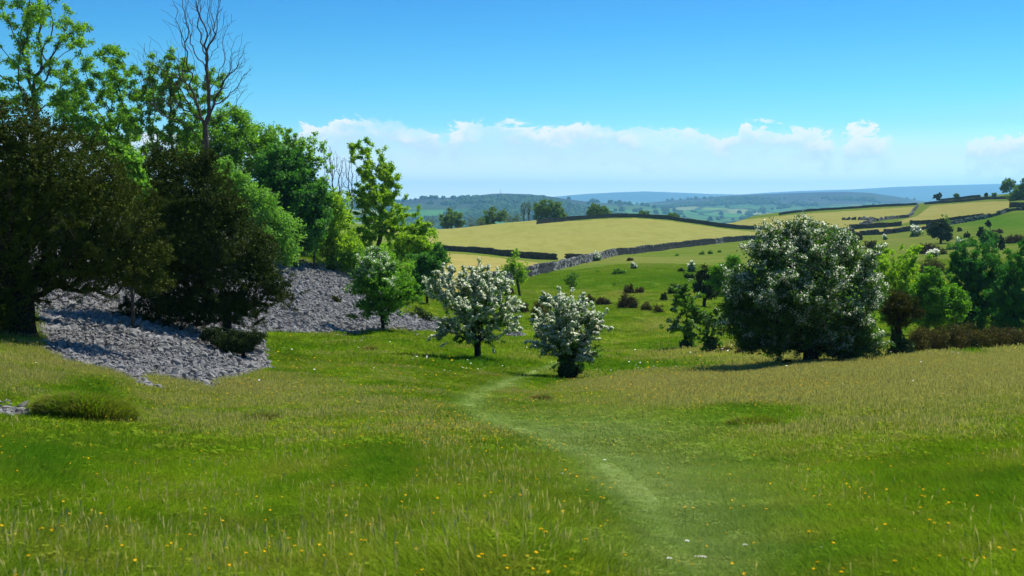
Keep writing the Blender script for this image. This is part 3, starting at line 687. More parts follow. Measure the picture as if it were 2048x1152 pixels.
for i, (u, w, h, mt, lab) in enumerate([
    (1838, 62, 40, 'gorse', 'grey brown gorse at the left end of the hedge, by the thick dark trunk'),
    (1878, 66, 47, 'gorse', 'tallest gorse of the hedge, second from its left end'),
    (1922, 62, 44, 'gorse', 'gorse in the middle of the hedge below the left birch'),
    (1962, 60, 38, 'gorse', 'red tipped gorse of the hedge, right of its middle'),
    (2000, 60, 32, 'gorse', 'orange brown gorse of the hedge below the stems of the looser birch'),
    (2040, 60, 26, 'gorsered', 'lowest gorse at the right end of the hedge'),
    (2085, 60, 26, 'gorse', 'gorse of the hedge cut by the right edge of the picture')]):
    S += 1
    bush('gorse_bush', lab, 'gorse', 'gorse hedge on the right hand crest', u, 700, w + 40, h + 26, mt, 9500, 4.0, .4, S, d=50.5 + (i % 3) * .5)
bush('dwarf_shrub', 'small green shrub on the far scree left of the half flowered hawthorn', 'shrub', None, 672, 607, 20, 18, 'jun', 900, 4, .5, 301, lo=50)
bush('dwarf_shrub', 'dark shrub growing on the scree top right of the half flowered hawthorn', 'shrub', None, 845, 640, 50, 26, 'dark', 1600, 4, .5, 302, lo=50)
bush('dwarf_shrub', 'dark shrub in the middle of the far scree below the wood', 'shrub', None, 705, 640, 24, 14, 'dark', 800, 4, .5, 303, lo=50)
for i, (u, w, h, d, mt, lab) in enumerate([
    (610, 80, 34, 99, 'haw', 'green bramble thicket on the scree top under the dark sycamore'),
    (720, 90, 34, 104, 'hawg', 'bright green bramble thicket behind the far scree, under the yellow green ash'),
    (800, 80, 40, 108, 'syc', 'dark green bramble thicket behind the half flowered hawthorn'),
    (350, 150, 60, 72, 'yew2', 'dark thicket on the slope behind the thin trunked yew'),
    (200, 160, 70, 66, 'yew', 'dark thicket on the slope behind the biggest yew')]):
    bush('bramble_thicket', lab, 'thicket', None, u, 530, w, h, mt, 6000, 4.6, .7, 320 + i, d=d)
print('bushes', round(time.time() - T0, 1))

# ------------------------------------------------------------------ dry stone walls
def stone_mat(name, c1, c2, c3, scale):
    m, nt = material(name)
    geo = nt.new('ShaderNodeNewGeometry')
    p = geo.outputs['Position']
    n = nt.noise(p, scale, 4., .6); n2 = nt.noise(p, scale * .13, 3.)
    col = nt.mix(geo.outputs['Random Per Island'], c1, c2)
    col = nt.mix(nt.math('MULTIPLY', nt.step(n, .48, .7), .7), col, c3)
    col = nt.mix(nt.math('MULTIPLY', nt.step(n2, .5, .7), .5), col, tuple(x * .6 for x in c1))
    b = nt.new('ShaderNodeBump', inp={'Strength': .5, 'Distance': .02, 'Height': n})
    oi = nt.new('ShaderNodeObjectInfo')
    col = nt.mix(nt.math('MULTIPLY', oi.outputs['Random'], .45), col, c3)
    d = nt.new('ShaderNodeBsdfDiffuse', inp={0: col, 'Roughness': .6, 'Normal': b.outputs[0]})
    finish(nt, d.outputs[0]); return m
M['wall'] = stone_mat('wall_stone', (.028, .030, .034), (.07, .072, .078), (.13, .13, .13), 2.2)
M['walll'] = stone_mat('lichen_wall_stone', (.18, .18, .18), (.32, .32, .31), (.40, .40, .39), 2.2)
M['scree'] = stone_mat('limestone', (.07, .068, .064), (.225, .220, .208), (.40, .392, .375), 9.)
def boxes(C, ax, ay, az, hx, hy, hz, rg, jit=.18):
    n = len(C); s = np.array([[-1, -1, -1], [1, -1, -1], [1, 1, -1], [-1, 1, -1], [-1, -1, 1], [1, -1, 1], [1, 1, 1], [-1, 1, 1]], float)
    s = s[None] * (1 + rg.uniform(-jit, jit, (n, 8, 3)))
    V = C[:, None] + s[..., 0:1] * (ax * hx[:, None])[:, None] + s[..., 1:2] * (ay * hy[:, None])[:, None] + s[..., 2:3] * (az * hz[:, None])[:, None]
    f = np.array([[0, 3, 2, 1], [4, 5, 6, 7], [0, 1, 5, 4], [1, 2, 6, 5], [2, 3, 7, 6], [3, 0, 4, 7]])
    L = (f[None] + (np.arange(n) * 8)[:, None, None]).reshape(-1)
    return V.reshape(-1, 3), np.full(n * 6, 4), L
def wall(label, pts, h, seed, pale=None, group='dry stone walls round the crop fields', tumble=0.):
    rg = np.random.default_rng(seed)
    W3 = np.array([pt(u, v, d) for u, v, d in pts])[:, :2]
    seg = np.linalg.norm(np.diff(W3, axis=0), axis=1); cum = np.concatenate([[0], np.cumsum(seg)]); Ltot = cum[-1]
    def at(t): return np.stack([np.interp(t, cum, W3[:, 0]), np.interp(t, cum, W3[:, 1])], -1)
    sl = max(.45, Ltot / 520)
    t0 = np.arange(0, Ltot, sl); n = len(t0)
    wob = (vnoise(t0 / 9, t0 * 0, seed=seed) - .5) * .5
    hv = h * (1 + .28 * (vnoise(t0 / 5, t0 * 0 + 9, seed=seed) - .5)) * (1 - tumble * (vnoise(t0 / 3.5, t0 * 0 + 4, seed=seed + 3) > .62))
    p0 = at(t0); p1 = at(np.minimum(t0 + .1, Ltot)); tg = unit(p1 - p0 + 1e-9)
    nrm = np.stack([-tg[:, 1], tg[:, 0]], -1); p0 = p0 + nrm * wob[:, None]
    gz = H(p0[:, 0], p0[:, 1])
    base = np.array([p0[n // 2, 0], p0[n // 2, 1], gz[n // 2]])
    root = empty('dry_stone_wall', tuple(base), label, 'stone wall', group); root['kind'] = 'thing'
    az = np.array([[0, 0, 1.]])
    A3 = np.concatenate([tg, np.zeros((n, 1))], 1); N3 = np.concatenate([nrm, np.zeros((n, 1))], 1)
    Cs, AX, AY, HX, HY, HZ = [], [], [], [], [], []
    rows = 4
    for r in range(rows):
        z = gz - .15 + (hv + .15) * (r + .5) / rows * .86
        off = (r % 2) * sl * .5
        C = np.concatenate([p0 + tg * off, z[:, None]], 1) + rg.normal(0, .02, (n, 3))
        Cs.append(C); AX.append(A3); AY.append(N3)
        HX.append(np.full(n, sl * .5) * rg.uniform(.9, 1.2, n)); HY.append(np.full(n, .33 - .05 * r) * rg.uniform(.85, 1.15, n)); HZ.append((hv + .15) / rows * .5 * rg.uniform(.9, 1.15, n))
    Cc = np.concatenate(Cs); V, N, L = boxes(Cc, np.concatenate(AX), np.concatenate(AY), np.repeat(az, len(Cc), 0), np.concatenate(HX), np.concatenate(HY), np.concatenate(HZ), rg)
    idx = None; mats = [M['wall']]
    if pale:
        uu, vv = proj(Cc); w = np.zeros(len(Cc))
        for a, b in pale: w = np.maximum(w, ((uu > a) & (uu < b)) * 1.)
        f = (rg.random(len(Cc)) < w * .5).astype(int); idx = np.repeat(f, 6); mats = [M['wall'], M['walll']]
    link('wall_courses', mesh_from('wall_courses', V - base, N, L, mats, False, idx), root)
    # upright coping stones
    m = int(Ltot / max(.3, sl * .6)); t = np.linspace(0, Ltot, m); pc = at(t)
    wb = np.interp(t, t0, wob); hh = np.interp(t, t0, hv); tg2 = unit(at(np.minimum(t + .1, Ltot)) - pc + 1e-9); n2 = np.stack([-tg2[:, 1], tg2[:, 0]], -1)
    pc = pc + n2 * wb[:, None]
    zc = H(pc[:, 0], pc[:, 1]) + hh * .93
    ch = rg.uniform(.09, .2, m)
    lean = rg.normal(0, .12, m)
    ax = unit(np.stack([tg2[:, 0], tg2[:, 1], lean], -1)); ay = np.concatenate([n2, np.zeros((m, 1))], 1); a3 = unit(np.cross(ax, ay))
    V, N, L = boxes(np.concatenate([pc, zc[:, None]], 1), ax, ay, a3, np.full(m, Ltot / m * .5) * rg.uniform(1.15, 1.5, m), rg.uniform(.16, .28, m), ch, rg, .3)
    idx = None
    if pale:
        uu, vv = proj(np.concatenate([pc, zc[:, None]], 1)); w = np.zeros(m)
        for a, b in pale: w = np.maximum(w, ((uu > a) & (uu < b)) * 1.)
        idx = np.repeat((rg.random(m) < .08 + w * .5).astype(int), 6)
    link('coping', mesh_from('coping', V - base, N, L, mats, False, idx), root)
wall('long pale patched wall climbing from the sapling past the wall hawthorn to the biggest hawthorn', LW, 1.22, 1, pale=[(1104, 1232), (1060, 1075), (1000, 1030), (1430, 1445)])
wall('dark wall left of the open gateway, along the lower edge of the big crop field', UWL, 1.15, 2)
wall('short wall stub right of the open gateway, joining the long pale patched wall', UWR, 1.1, 3)
wall('wall along the rounded crest of the big crop field', CW, 1.2, 4)
wall('long terraced wall curving up to the far right above the green slope', HW, 1.1, 5, pale=[(1890, 1975), (2000, 2012)], tumble=.5)
wall('straight dark wall right of the gap, in front of the upper right crop field', GW, 1.05, 6)
wall('straight dark wall left of the gap in the right hand fields', FW, 1.15, 7)
wall('tumbled pale wall with rubble running behind the straight left wall', EW, .9, 8, pale=[(1700, 1800)], tumble=.6)
wall('crumbling cross wall climbing to the skyline between two crop fields', BW, .9, 9, pale=[(1800, 1850)], tumble=.4)
wall('thin dark skyline wall above the left of the two upper crop fields', AW, .95, 10)
wall('dark skyline wall above the right hand upper crop field', JW, 1.0, 11)
wall('short second skyline wall showing behind the skyline bushes', KW, 1.0, 12)
wall('dark wall piece at the right edge under the skyline trees', IW, 1.3, 13)

# rubble heap in the crop field
rg = np.random.default_rng(5)
x0, y0, z0 = ground(1727, 440, 300, 560)
for i in range(7):
    u = [1688, 1697, 1708, 1720, 1728, 1733, 1746][i]; w = [3, 2, 4, 3, 7, 5, 4][i]; x, y, z = ground(u, 440, 300, 560)
    k = y / F; n = 14
    C = rg.normal(0, 1, (n, 3)) * np.array([w * k * .45, w * k * .3, .25]) ; C[:, 2] = np.abs(C[:, 2]) + .1
    a = unit(rg.normal(size=(n, 3))); b = unit(np.cross(a, rg.normal(size=(n, 3)))); c = np.cross(a, b)
    V, N, L = boxes(C, a, b, c, rg.uniform(.2, .5, n), rg.uniform(.2, .4, n), rg.uniform(.15, .35, n), rg, .25)
    o = link('rubble_heap', mesh_from('rubble_heap', V, N, L, M['walll'] if i in (4, 5) else M['wall'])); o.location = (x, y, z)
    tag(o, ['leftmost tiny heap of grey stones on the rubble line', 'second tiny heap of grey stones from the left on the rubble line', 'third heap of grey stones from the left on the rubble line',
            'small grey stone heap just left of the white stones', 'whitest and biggest heap of stones on the rubble line', 'white stone heap right beside the biggest white heap',
            'grey stone heap at the right end of the rubble line'][i], 'stones', 'stone heaps in the crop field')

# ------------------------------------------------------------------ ground masks
def poly_mask(u, v, poly):
    inside = np.zeros(u.shape, bool); n = len(poly)
    for i in range(n):
        x1, y1 = poly[i]; x2, y2 = poly[(i + 1) % n]
        c = ((y1 > v) != (y2 > v)) & (u < (x2 - x1) * (v - y1) / ((y2 - y1) if y2 != y1 else 1e-9) + x1)
        inside ^= c
    return inside
F1 = [(800, 494), (760, 440), (1000, 436), (1078, 441), (1085, 447), (1219, 437.5), (1272, 437), (1342, 442.5), (1413, 453), (1483, 462), (1560, 468), (1560, 470), (1483, 474), (1360, 488), (1292, 497), (1229, 503), (1181, 513),
      (1160, 514), (1133, 521), (1112, 519), (1034, 507), (960, 499), (885, 492)]
F2 = [(700, 505), (885, 506), (960, 511), (1034, 520), (1090, 527), (1118, 530), (1104, 533), (1058, 545), (983, 562), (930, 584), (700, 580)]
F3 = [(1414, 449), (1500, 438), (1604, 428), (1680, 423), (1829, 413.5), (1815, 430), (1797, 432), (1754, 441), (1709, 451), (1690, 470), (1600, 473), (1540, 464), (1483, 457)]
F3b = [(1690, 461), (1700, 460), (1799, 453.5), (1821, 452), (1867, 450), (1829, 458), (1782, 464), (1723, 468.5), (1690, 471)]
F4 = [(1862, 411.5), (1946, 405), (2018, 401.5), (2019, 414), (2003, 423), (1967, 431), (1877, 438.5), (1817, 444), (1800, 448), (1785, 447), (1800, 441), (1835, 432), (1850, 420)]
PATHC = [(1420, 1250, 4.6), (1370, 1152, 5.6), (1345, 1080, 6.9), (1300, 1000, 9.2), (1235, 940, 11.7), (1150, 895, 14.5), (1050, 862, 18), (960, 838, 22), (925, 815, 26.5), (955, 790, 32), (1005, 765, 39),
         (1065, 743, 47), (1110, 730, 52), (1165, 712, 60), (1200, 700, 66)]
_pc = np.array([pt(*p)[:2] for p in PATHC]); _cum = np.concatenate([[0], np.cumsum(np.linalg.norm(np.diff(_pc, axis=0), axis=1))])
_tt = np.linspace(0, _cum[-1], 260)
def smooth(a, n=7):
    k = np.ones(n) / n; return np.convolve(np.pad(a, n // 2, mode='edge'), k, 'valid')
PX, PY = smooth(np.interp(_tt, _cum, _pc[:, 0]), 15), smooth(np.interp(_tt, _cum, _pc[:, 1]), 15)
PHW = np.interp(PY, [4, 9, 14, 20, 30, 50, 66], [.42, .45, .52, .55, .42, .32, .3])
def path_dist(x, y):
    x = np.asarray(x, float); y = np.asarray(y, float); out = np.full(x.shape, 99.)
    m = (y < 72) & (y > 2)
    xx, yy = x[m], y[m]; r = np.empty(len(xx))
    for i in range(0, len(xx), 20000):
        dd = np.hypot(xx[i:i + 20000, None] - PX, yy[i:i + 20000, None] - PY)
        j = dd.argmin(1); r[i:i + 20000] = dd[np.arange(len(j)), j] / PHW[j]
    out[m] = r; return out
SC1 = [(-200, 560), (60, 560), (80, 700), (115, 722), (210, 745), (285, 778), (318, 776), (300, 765), (290, 752), (325, 760), (385, 772), (430, 783), (455, 765), (500, 752), (540, 736), (528, 700),
       (520, 678), (535, 664), (620, 666), (700, 668), (770, 660), (840, 662), (905, 664), (900, 652), (860, 640), (800, 628), (790, 590), (720, 560), (700, 532), (600, 528), (480, 540), (300, 520), (100, 520)]
SC2 = [(-60, 808), (20, 806), (45, 818), (60, 832), (20, 838), (-60, 836)]
SC3 = [(1012, 665), (1036, 662), (1046, 670), (1028, 674), (1010, 671)]
SC4 = [(1545, 706), (1580, 708), (1600, 716), (1560, 718)]
def spots(u, v, L):
    r = np.zeros(np.shape(u))
    for (a, b, ru, rv, w) in L: r = r + w * np.exp(-((u - a) / ru) ** 2 - ((v - b) / rv) ** 2)
    return r
def masks(x, y, z=None):
    z = H(x, y) if z is None else z
    ys = np.maximum(y, 2.); u, v = proj(np.stack([x, ys, z], -1))
    fr = y > 2.5
    nz = fbm(x / 2.3, y / 2.3, seed=21); nb = fbm(x / 6.5, y / 6.5, seed=22); nf = fbm(x / .8, y / .8, seed=23, octv=2)
    dry = spots(u, v, [(1750, 745, 420, 40, .95), (2048, 735, 200, 40, .5), (1350, 775, 170, 22, .6), (200, 745, 220, 40, .42), (520, 790, 180, 34, .42), (60, 720, 100, 45, .35), (330, 860, 150, 35, .12),
                       (1250, 520, 200, 9, .5), (1230, 590, 130, 12, .3), (1450, 700, 130, 12, .55), (1850, 480, 120, 20, .35), (1650, 820, 420, 50, .32), (850, 880, 160, 26, .28), (1330, 655, 80, 14, .3)])
    dry = np.clip(dry * (.55 + .9 * nb) + .40 * (nz - .45) + .05, 0, 1)
    lush_shade = spots(u, v, [(60, 940, 120, 50, .9), (560, 1060, 60, 45, .5), (760, 940, 60, 40, .6), (1500, 835, 110, 22, .6), (930, 725, 70, 16, .8), (1080, 762, 50, 10, .7), (620, 700, 160, 40, .15), (180, 780, 70, 22, .8),  # lush grass, plus painted cast shadows left of two valley hawthorns
                        (1350, 560, 300, 20, .5), (1100, 600, 100, 15, .2), (2010, 445, 80, 18, .9), (1955, 708, 40, 8, .8), (2020, 1000, 80, 50, .4), (1250, 735, 200, 14, .6), (1340, 690, 70, 14, .3), (1850, 940, 120, 40, .2)])
    lush_shade = np.clip(lush_shade + .8 * (fbm(x / 1.7, y / 1.7, seed=31) - .52), 0, 1)
    dry = np.clip(dry - .8 * lush_shade, 0, 1)
    crop = np.zeros(u.shape); cropb = np.zeros(u.shape)
    m = (y > 185) & (y < 640)
    for P_, c in ((F1, 1), (F3, .8), (F3b, .6), (F4, .75)):
        crop = np.where(m & poly_mask(u, v, P_), c, crop)
    crop = np.where((y > 120) & (y < 330) & poly_mask(u, v, F2), .55, crop)
    # the part of each field beyond the seen edge
    scree = np.zeros(u.shape)
    sc_m = poly_mask(u + (nf - .5) * 22, v + (nf - .5) * 9, SC1) & (y > 25) & (y < 135)
    scree = np.where(sc_m, 1., scree)
    hid = (y > 31) & (y < 110) & (u < 560) & (v < 600) & (v > 430); scree = np.where(hid, 1., scree)
    for P_ in (SC2, SC3, SC4): scree = np.where(poly_mask(u + (nf - .5) * 20, v + (nf - .5) * 9, P_), 1., scree)
    pd = path_dist(x, y)
    short = np.clip(1.25 - pd * .8 - .5 * (nz - .5) - 1.0 * (nf - .5), 0, 1) * np.interp(y, [5, 11, 24, 30], [.5, .7, .9, 1])
    wide = np.clip(spots(u, v, [(1300, 960, 230, 90, .8), (1180, 860, 200, 40, .75), (1450, 1090, 160, 90, .7)]) * (u > np.interp(v, [820, 860, 900, 950, 1000, 1080, 1152], [900, 960, 1080, 1160, 1195, 1230, 1240])), 0, 1)
    return dict(dry=dry, lush_shade=lush_shade, crop=crop, scree=scree, short=np.where(fr, short, 0), wide=np.where(fr, wide, 0), u=u, v=v, nz=nz)

# ------------------------------------------------------------------ ground sheet
def grass_color(nt, p, dry, lush_shade, short, wide):
    """shared palette of the turf: p is a position vector"""
    n1 = nt.noise(p, .55, 4.); n2 = nt.noise(p, 4.5, 3.)
    g = nt.mix(nt.step(n1, .38, .62), (.105, .200, .007), (.180, .285, .009))
    g = nt.mix(nt.math('MULTIPLY', nt.step(n2, .5, .7), .5), g, (.25, .30, .02))
    n5 = nt.noise(p, 1.5, 4., .6); n6 = nt.noise(p, .22, 3.)
    g = nt.mix(nt.math('MULTIPLY', nt.step(n5, .47, .62), .42), g, (.22, .20, .030))
    g = nt.mix(nt.math('MULTIPLY', nt.step(n6, .5, .7), .25), g, (.23, .23, .030))
    g = nt.mix(dry, g, (.44, .36, .10))
    g = nt.mix(nt.math('MULTIPLY', lush_shade, .85), g, (.050, .180, .009))
    g = nt.mix(nt.math('MULTIPLY', wide, .8), g, (.22, .285, .10))
    g = nt.mix(nt.math('MULTIPLY', short, .7), g, (.27, .34, .13))
    return g
def ground_mat():
    m, nt = material('turf')
    geo = nt.new('ShaderNodeNewGeometry'); p = geo.outputs['Position']
    a = nt.new('ShaderNodeAttribute', attribute_name='ma'); b = nt.new('ShaderNodeAttribute', attribute_name='mb')
    sa = nt.new('ShaderNodeSeparateColor', inp={0: a.outputs['Color']}); sb = nt.new('ShaderNodeSeparateColor', inp={0: b.outputs['Color']})
    dry, lush_shade, crop = sa.outputs[0], sa.outputs[1], sa.outputs[2]; scree, short, wide = sb.outputs[0], sb.outputs[1], sb.outputs[2]
    g = grass_color(nt, p, dry, lush_shade, short, wide)
    far = nt.step(nt.new('ShaderNodeSeparateXYZ', inp={0: p}).outputs[1], 60., 160.)
    nfar = nt.noise(nt.new('ShaderNodeMapping', inp={0: p, 'Scale': (.05, .16, .1)}).outputs[0], 1., 6., .6)
    gf = nt.ramp(nfar, [(.3, (.075, .16, .014)), (.45, (.13, .20, .025)), (.6, (.20, .215, .05)), (.75, (.13, .21, .022))])
    gf = nt.mix(nt.math('MULTIPLY', lush_shade, .8), gf, (.075, .20, .014))
    gf = nt.mix(nt.math('MULTIPLY', dry, .5), gf, (.24, .215, .07))
    g = nt.mix(nt.math('MULTIPLY', far, .75), g, gf)
    # crop with faint drill lines
    rot = nt.new('ShaderNodeMapping', inp={0: p, 'Rotation': (0, 0, .9)})
    wv = nt.new('ShaderNodeTexWave', wave_type='BANDS', bands_direction='X', inp={'Vector': rot.outputs[0], 'Scale': .05, 'Distortion': 1.2, 'Detail': 2., 'Detail Scale': .5})
    nc = nt.noise(nt.new('ShaderNodeMapping', inp={0: p, 'Scale': (.04, .012, 1)}).outputs[0], 1., 5.)
    nc2 = nt.noise(nt.new('ShaderNodeMapping', inp={0: p, 'Scale': (.35, .06, 1)}).outputs[0], 1., 3.)
    cc = nt.mix(nt.step(crop, .55, .95), (.43, .35, .105), (.375, .36, .095))
    cc = nt.mix(nt.math('MULTIPLY', nt.step(nc, .4, .65), .5), cc, (.33, .325, .075))
    cc = nt.mix(nt.math('MULTIPLY', wv.outputs['Fac'], .3), cc, (.25, .25, .06))
    cc = nt.mix(nt.math('MULTIPLY', nt.step(nc2, .45, .65), .4), cc, (.27, .265, .06))
    g = nt.mix(nt.step(crop, .2, .45), g, cc)
    ns = nt.noise(p, 6., 4.)
    g = nt.mix(nt.step(scree, .35, .6), g, nt.mix(nt.step(ns, .3, .7), (.05, .05, .055), (.20, .20, .21)))
    bh = nt.noise(p, 9., 3.)
    bp = nt.new('ShaderNodeBump', inp={'Strength': .6, 'Distance': .05, 'Height': bh})
    d = nt.new('ShaderNodeBsdfDiffuse', inp={0: g, 'Roughness': .8, 'Normal': bp.outputs[0]})
    finish(nt, d.outputs[0]); return m
M['turf'] = ground_mat()
sA = np.concatenate([[-6, -4, -2.5, -1.6, -1.1, -.8, -.62], np.linspace(-.5, .5, 760), [.62, .8, 1.1, 1.6, 2.5, 4, 6]])
yA = np.concatenate([[-60, -40, -25, -15, -8, -4, -1], np.exp(np.linspace(math.log(1.5), math.log(640), 620)), [680, 730, 800, 900, 1000, 1150, 1300]])
SS, YY = np.meshgrid(sA, yA)
XX = SS * np.maximum(YY, 8.)
ZZ = H(XX, YY)
mk = masks(XX, YY, ZZ)
ZZ = ZZ - mk['scree'] * .04 - np.where(mk['short'] > .2, .02, 0)
nr, nc_ = XX.shape
ii = (np.arange(nr - 1)[:, None] * nc_ + np.arange(nc_ - 1)[None]).ravel()
L = np.stack([ii, ii + 1, ii + 1 + nc_, ii + nc_], -1)
me = mesh_from('ground', np.stack([XX, YY, ZZ], -1), np.full(len(ii), 4), L, M['turf'], True)
def vattr(me, name, arrs):
    at = me.attributes.new(name, 'FLOAT_COLOR', 'POINT')
    a = np.ones((len(me.vertices), 4), np.float32)
    for i, x in enumerate(arrs): a[:, i] = x.ravel()
    at.data.foreach_set('color', a.ravel())
vattr(me, 'ma', (mk['dry'], mk['lush_shade'], mk['crop'])); vattr(me, 'mb', (mk['scree'], mk['short'], mk['wide']))
tag(link('ground', me), 'rolling meadow of rough grass falling to a shallow valley with pastures and crop fields', None, None, 'structure')
# worn footpath, a sheet just above the ground
def path_mat():
    m, nt = material('trodden_turf')
    p = nt.new('ShaderNodeNewGeometry').outputs['Position']
    n = nt.noise(p, 2.2, 4.); n2 = nt.noise(p, 14., 3.); n3 = nt.noise(p, .8, 3.)
    c = nt.mix(nt.step(n, .4, .65), (.125, .195, .04), (.09, .17, .02))
    c = nt.mix(nt.math('MULTIPLY', nt.step(n2, .55, .7), .5), c, (.20, .235, .09))
    c = nt.mix(nt.math('MULTIPLY', nt.step(n3, .62, .72), .6), c, (.30, .26, .15))
    b = nt.new('ShaderNodeBump', inp={'Strength': .5, 'Distance': .02, 'Height': n2})
    finish(nt, nt.new('ShaderNodeBsdfDiffuse', inp={0: c, 'Normal': b.outputs[0]}).outputs[0]); return m
M['path'] = path_mat()
tg = unit(np.stack([np.gradient(PX), np.gradient(PY)], -1)); nn_ = np.stack([-tg[:, 1], tg[:, 0]], -1)
W_ = np.linspace(-1, 1, 9)
edge = PHW * np.interp(PY, [5, 14, 25, 66], [.3, .34, .5, .55]) * (1 + .35 * (vnoise(_tt / .8, _tt * 0, seed=77) - .5))
GX = PX[:, None] + nn_[:, :1] * W_ * edge[:, None]; GY = PY[:, None] + nn_[:, 1:] * W_ * edge[:, None]
GZ = H(GX, GY) + .004 - .018 * (np.abs(W_) > .99)
r_, c_ = GX.shape; ii = (np.arange(r_ - 1)[:, None] * c_ + np.arange(c_ - 1)[None]).ravel()
pm = masks(GX, GY, GZ); pme = mesh_from('footpath', np.stack([GX, GY, GZ], -1), np.full(len(ii), 4), np.stack([ii, ii + c_, ii + 1 + c_, ii + 1], -1), M['turf'], True)
vattr(pme, 'ma', (pm['dry'], pm['lush_shade'], pm['crop'])); vattr(pme, 'mb', (pm['scree'], pm['short'], pm['wide']))
tag(link('footpath', pme),
    'pale trodden footpath of short grass curving down to the valley hawthorns', None, None, 'structure')
print('ground', round(time.time() - T0, 1))
#PART3
# ------------------------------------------------------------------ scattering
LIB = 0
def scatter(name, P, variants, idx, rot, scl, attrs, label, kind='stuff', tilt=None):
    """points with instanced small meshes (nobody could count them): ONE object"""
    global LIB; LIB += 1
    lib = bpy.data.collections.new('library_%02d' % LIB)
    for i, v in enumerate(variants):
        o = bpy.data.objects.new('library_piece_%02d_%02d' % (LIB, i), v); lib.objects.link(o)
    me = bpy.data.meshes.new(name); me.vertices.add(len(P)); me.vertices.foreach_set('co', np.asarray(P, np.float32).ravel())
    def fa(nm, typ, arr, key='value'):
        a = me.attributes.new(nm, typ, 'POINT'); a.data.foreach_set(key, np.asarray(arr).ravel())
    fa('pick', 'INT', np.asarray(idx, np.int32))
    fa('spin', 'FLOAT_VECTOR', np.asarray(rot, np.float32), 'vector')
    sv = np.asarray(scl, np.float32)
    if sv.ndim == 1: sv = np.repeat(sv[:, None], 3, 1)
    fa('size', 'FLOAT_VECTOR', sv, 'vector')
    for k_, a in attrs.items(): fa(k_, 'FLOAT', np.asarray(a, np.float32))
    ng = bpy.data.node_groups.new('scatter_' + name, 'GeometryNodeTree')
    ng.interface.new_socket('Geometry', in_out='INPUT', socket_type='NodeSocketGeometry')
    ng.interface.new_socket('Geometry', in_out='OUTPUT', socket_type='NodeSocketGeometry')
    n, l = ng.nodes, ng.links
    gi, go = n.new('NodeGroupInput'), n.new('NodeGroupOutput')
    ci = n.new('GeometryNodeCollectionInfo'); ci.inputs['Collection'].default_value = lib
    ci.inputs['Separate Children'].default_value = True; ci.inputs['Reset Children'].default_value = True
    iop = n.new('GeometryNodeInstanceOnPoints'); iop.inputs['Pick Instance'].default_value = True
    def na(nm, dt):
        q = n.new('GeometryNodeInputNamedAttribute'); q.data_type = dt; q.inputs[0].default_value = nm; return q.outputs[0]
    l.new(gi.outputs[0], iop.inputs['Points']); l.new(ci.outputs[0], iop.inputs['Instance'])
    l.new(na('pick', 'INT'), iop.inputs['Instance Index'])
    e2r = n.new('FunctionNodeEulerToRotation'); l.new(na('spin', 'FLOAT_VECTOR'), e2r.inputs[0]); l.new(e2r.outputs[0], iop.inputs['Rotation'])
    l.new(na('size', 'FLOAT_VECTOR'), iop.inputs['Scale']); l.new(iop.outputs[0], go.inputs[0])
    o = link(name, me); md = o.modifiers.new('scatter', 'NODES'); md.node_group = ng
    return tag(o, label, None, None, kind)

# ---- stones
def rock(seed, flat=.6):
    rg = np.random.default_rng(seed)
    n = 14; P = unit(rg.normal(size=(n, 3))) * np.array([1, .75, flat]) * rg.uniform(.8, 1.1, (n, 1))
    import bmesh
    bm = bmesh.new()
    for p in P: bm.verts.new(p)
    r = bmesh.ops.convex_hull(bm, input=bm.verts)
    bmesh.ops.delete(bm, geom=[g for g in set(r.get('geom_interior', [])) | set(r.get('geom_unused', [])) if isinstance(g, bmesh.types.BMVert)], context='VERTS')
    me = bpy.data.meshes.new('stone'); bm.to_mesh(me); bm.free(); me.materials.append(M['scree']); return me
rocks = [rock(s, f) for s, f in zip(range(8), (.35, .5, .6, .4, .7, .45, .3, .55))]
rg = np.random.default_rng(77)
def fill(n, smin, smax, ymin, ymax, p=1.):
    """points with uniform density per picture column and (p) falling with depth"""
    s = rg.uniform(smin, smax, n)
    if p == 0: y = np.exp(rg.uniform(math.log(ymin), math.log(ymax), n))
    else: y = (rg.uniform(ymin ** p, ymax ** p, n)) ** (1 / p)
    return s * y, y
x, y = fill(720000, -.47, .02, 15, 110, 1.4)
m = masks(x, y); k_ = m['scree'] > .5; nq = fbm(x / 1.3, y / 1.3, seed=99, octv=3)
k2 = poly_mask(m['u'] + (nq - .5) * 150, m['v'] + (nq - .5) * 50 + 5, SC1) & (y > 25) & (rg.random(len(x)) < .22)
bare = (fbm(x / 2.6, y / 2.6, seed=98) > .66) & (rg.random(len(x)) < .8)
k_ = (k_ & ~bare) | k2; x, y = x[k_], y[k_]
n = len(x); sz = rg.lognormal(-3.12, .60, n); sz = np.clip(sz, .028, .24) * np.clip(y / 45, .75, 1.15)
z = H(x, y) + sz * rg.uniform(-.1, .45, n)
scatter('scree', np.stack([x, y, z], -1), rocks, rg.integers(0, 8, n), np.stack([rg.normal(0, .5, n), rg.normal(0, .5, n), rg.uniform(0, 6.28, n)], -1), sz, {},
        'slope of loose grey limestone rubble spilling from under the yews')
print('scree stones', n)

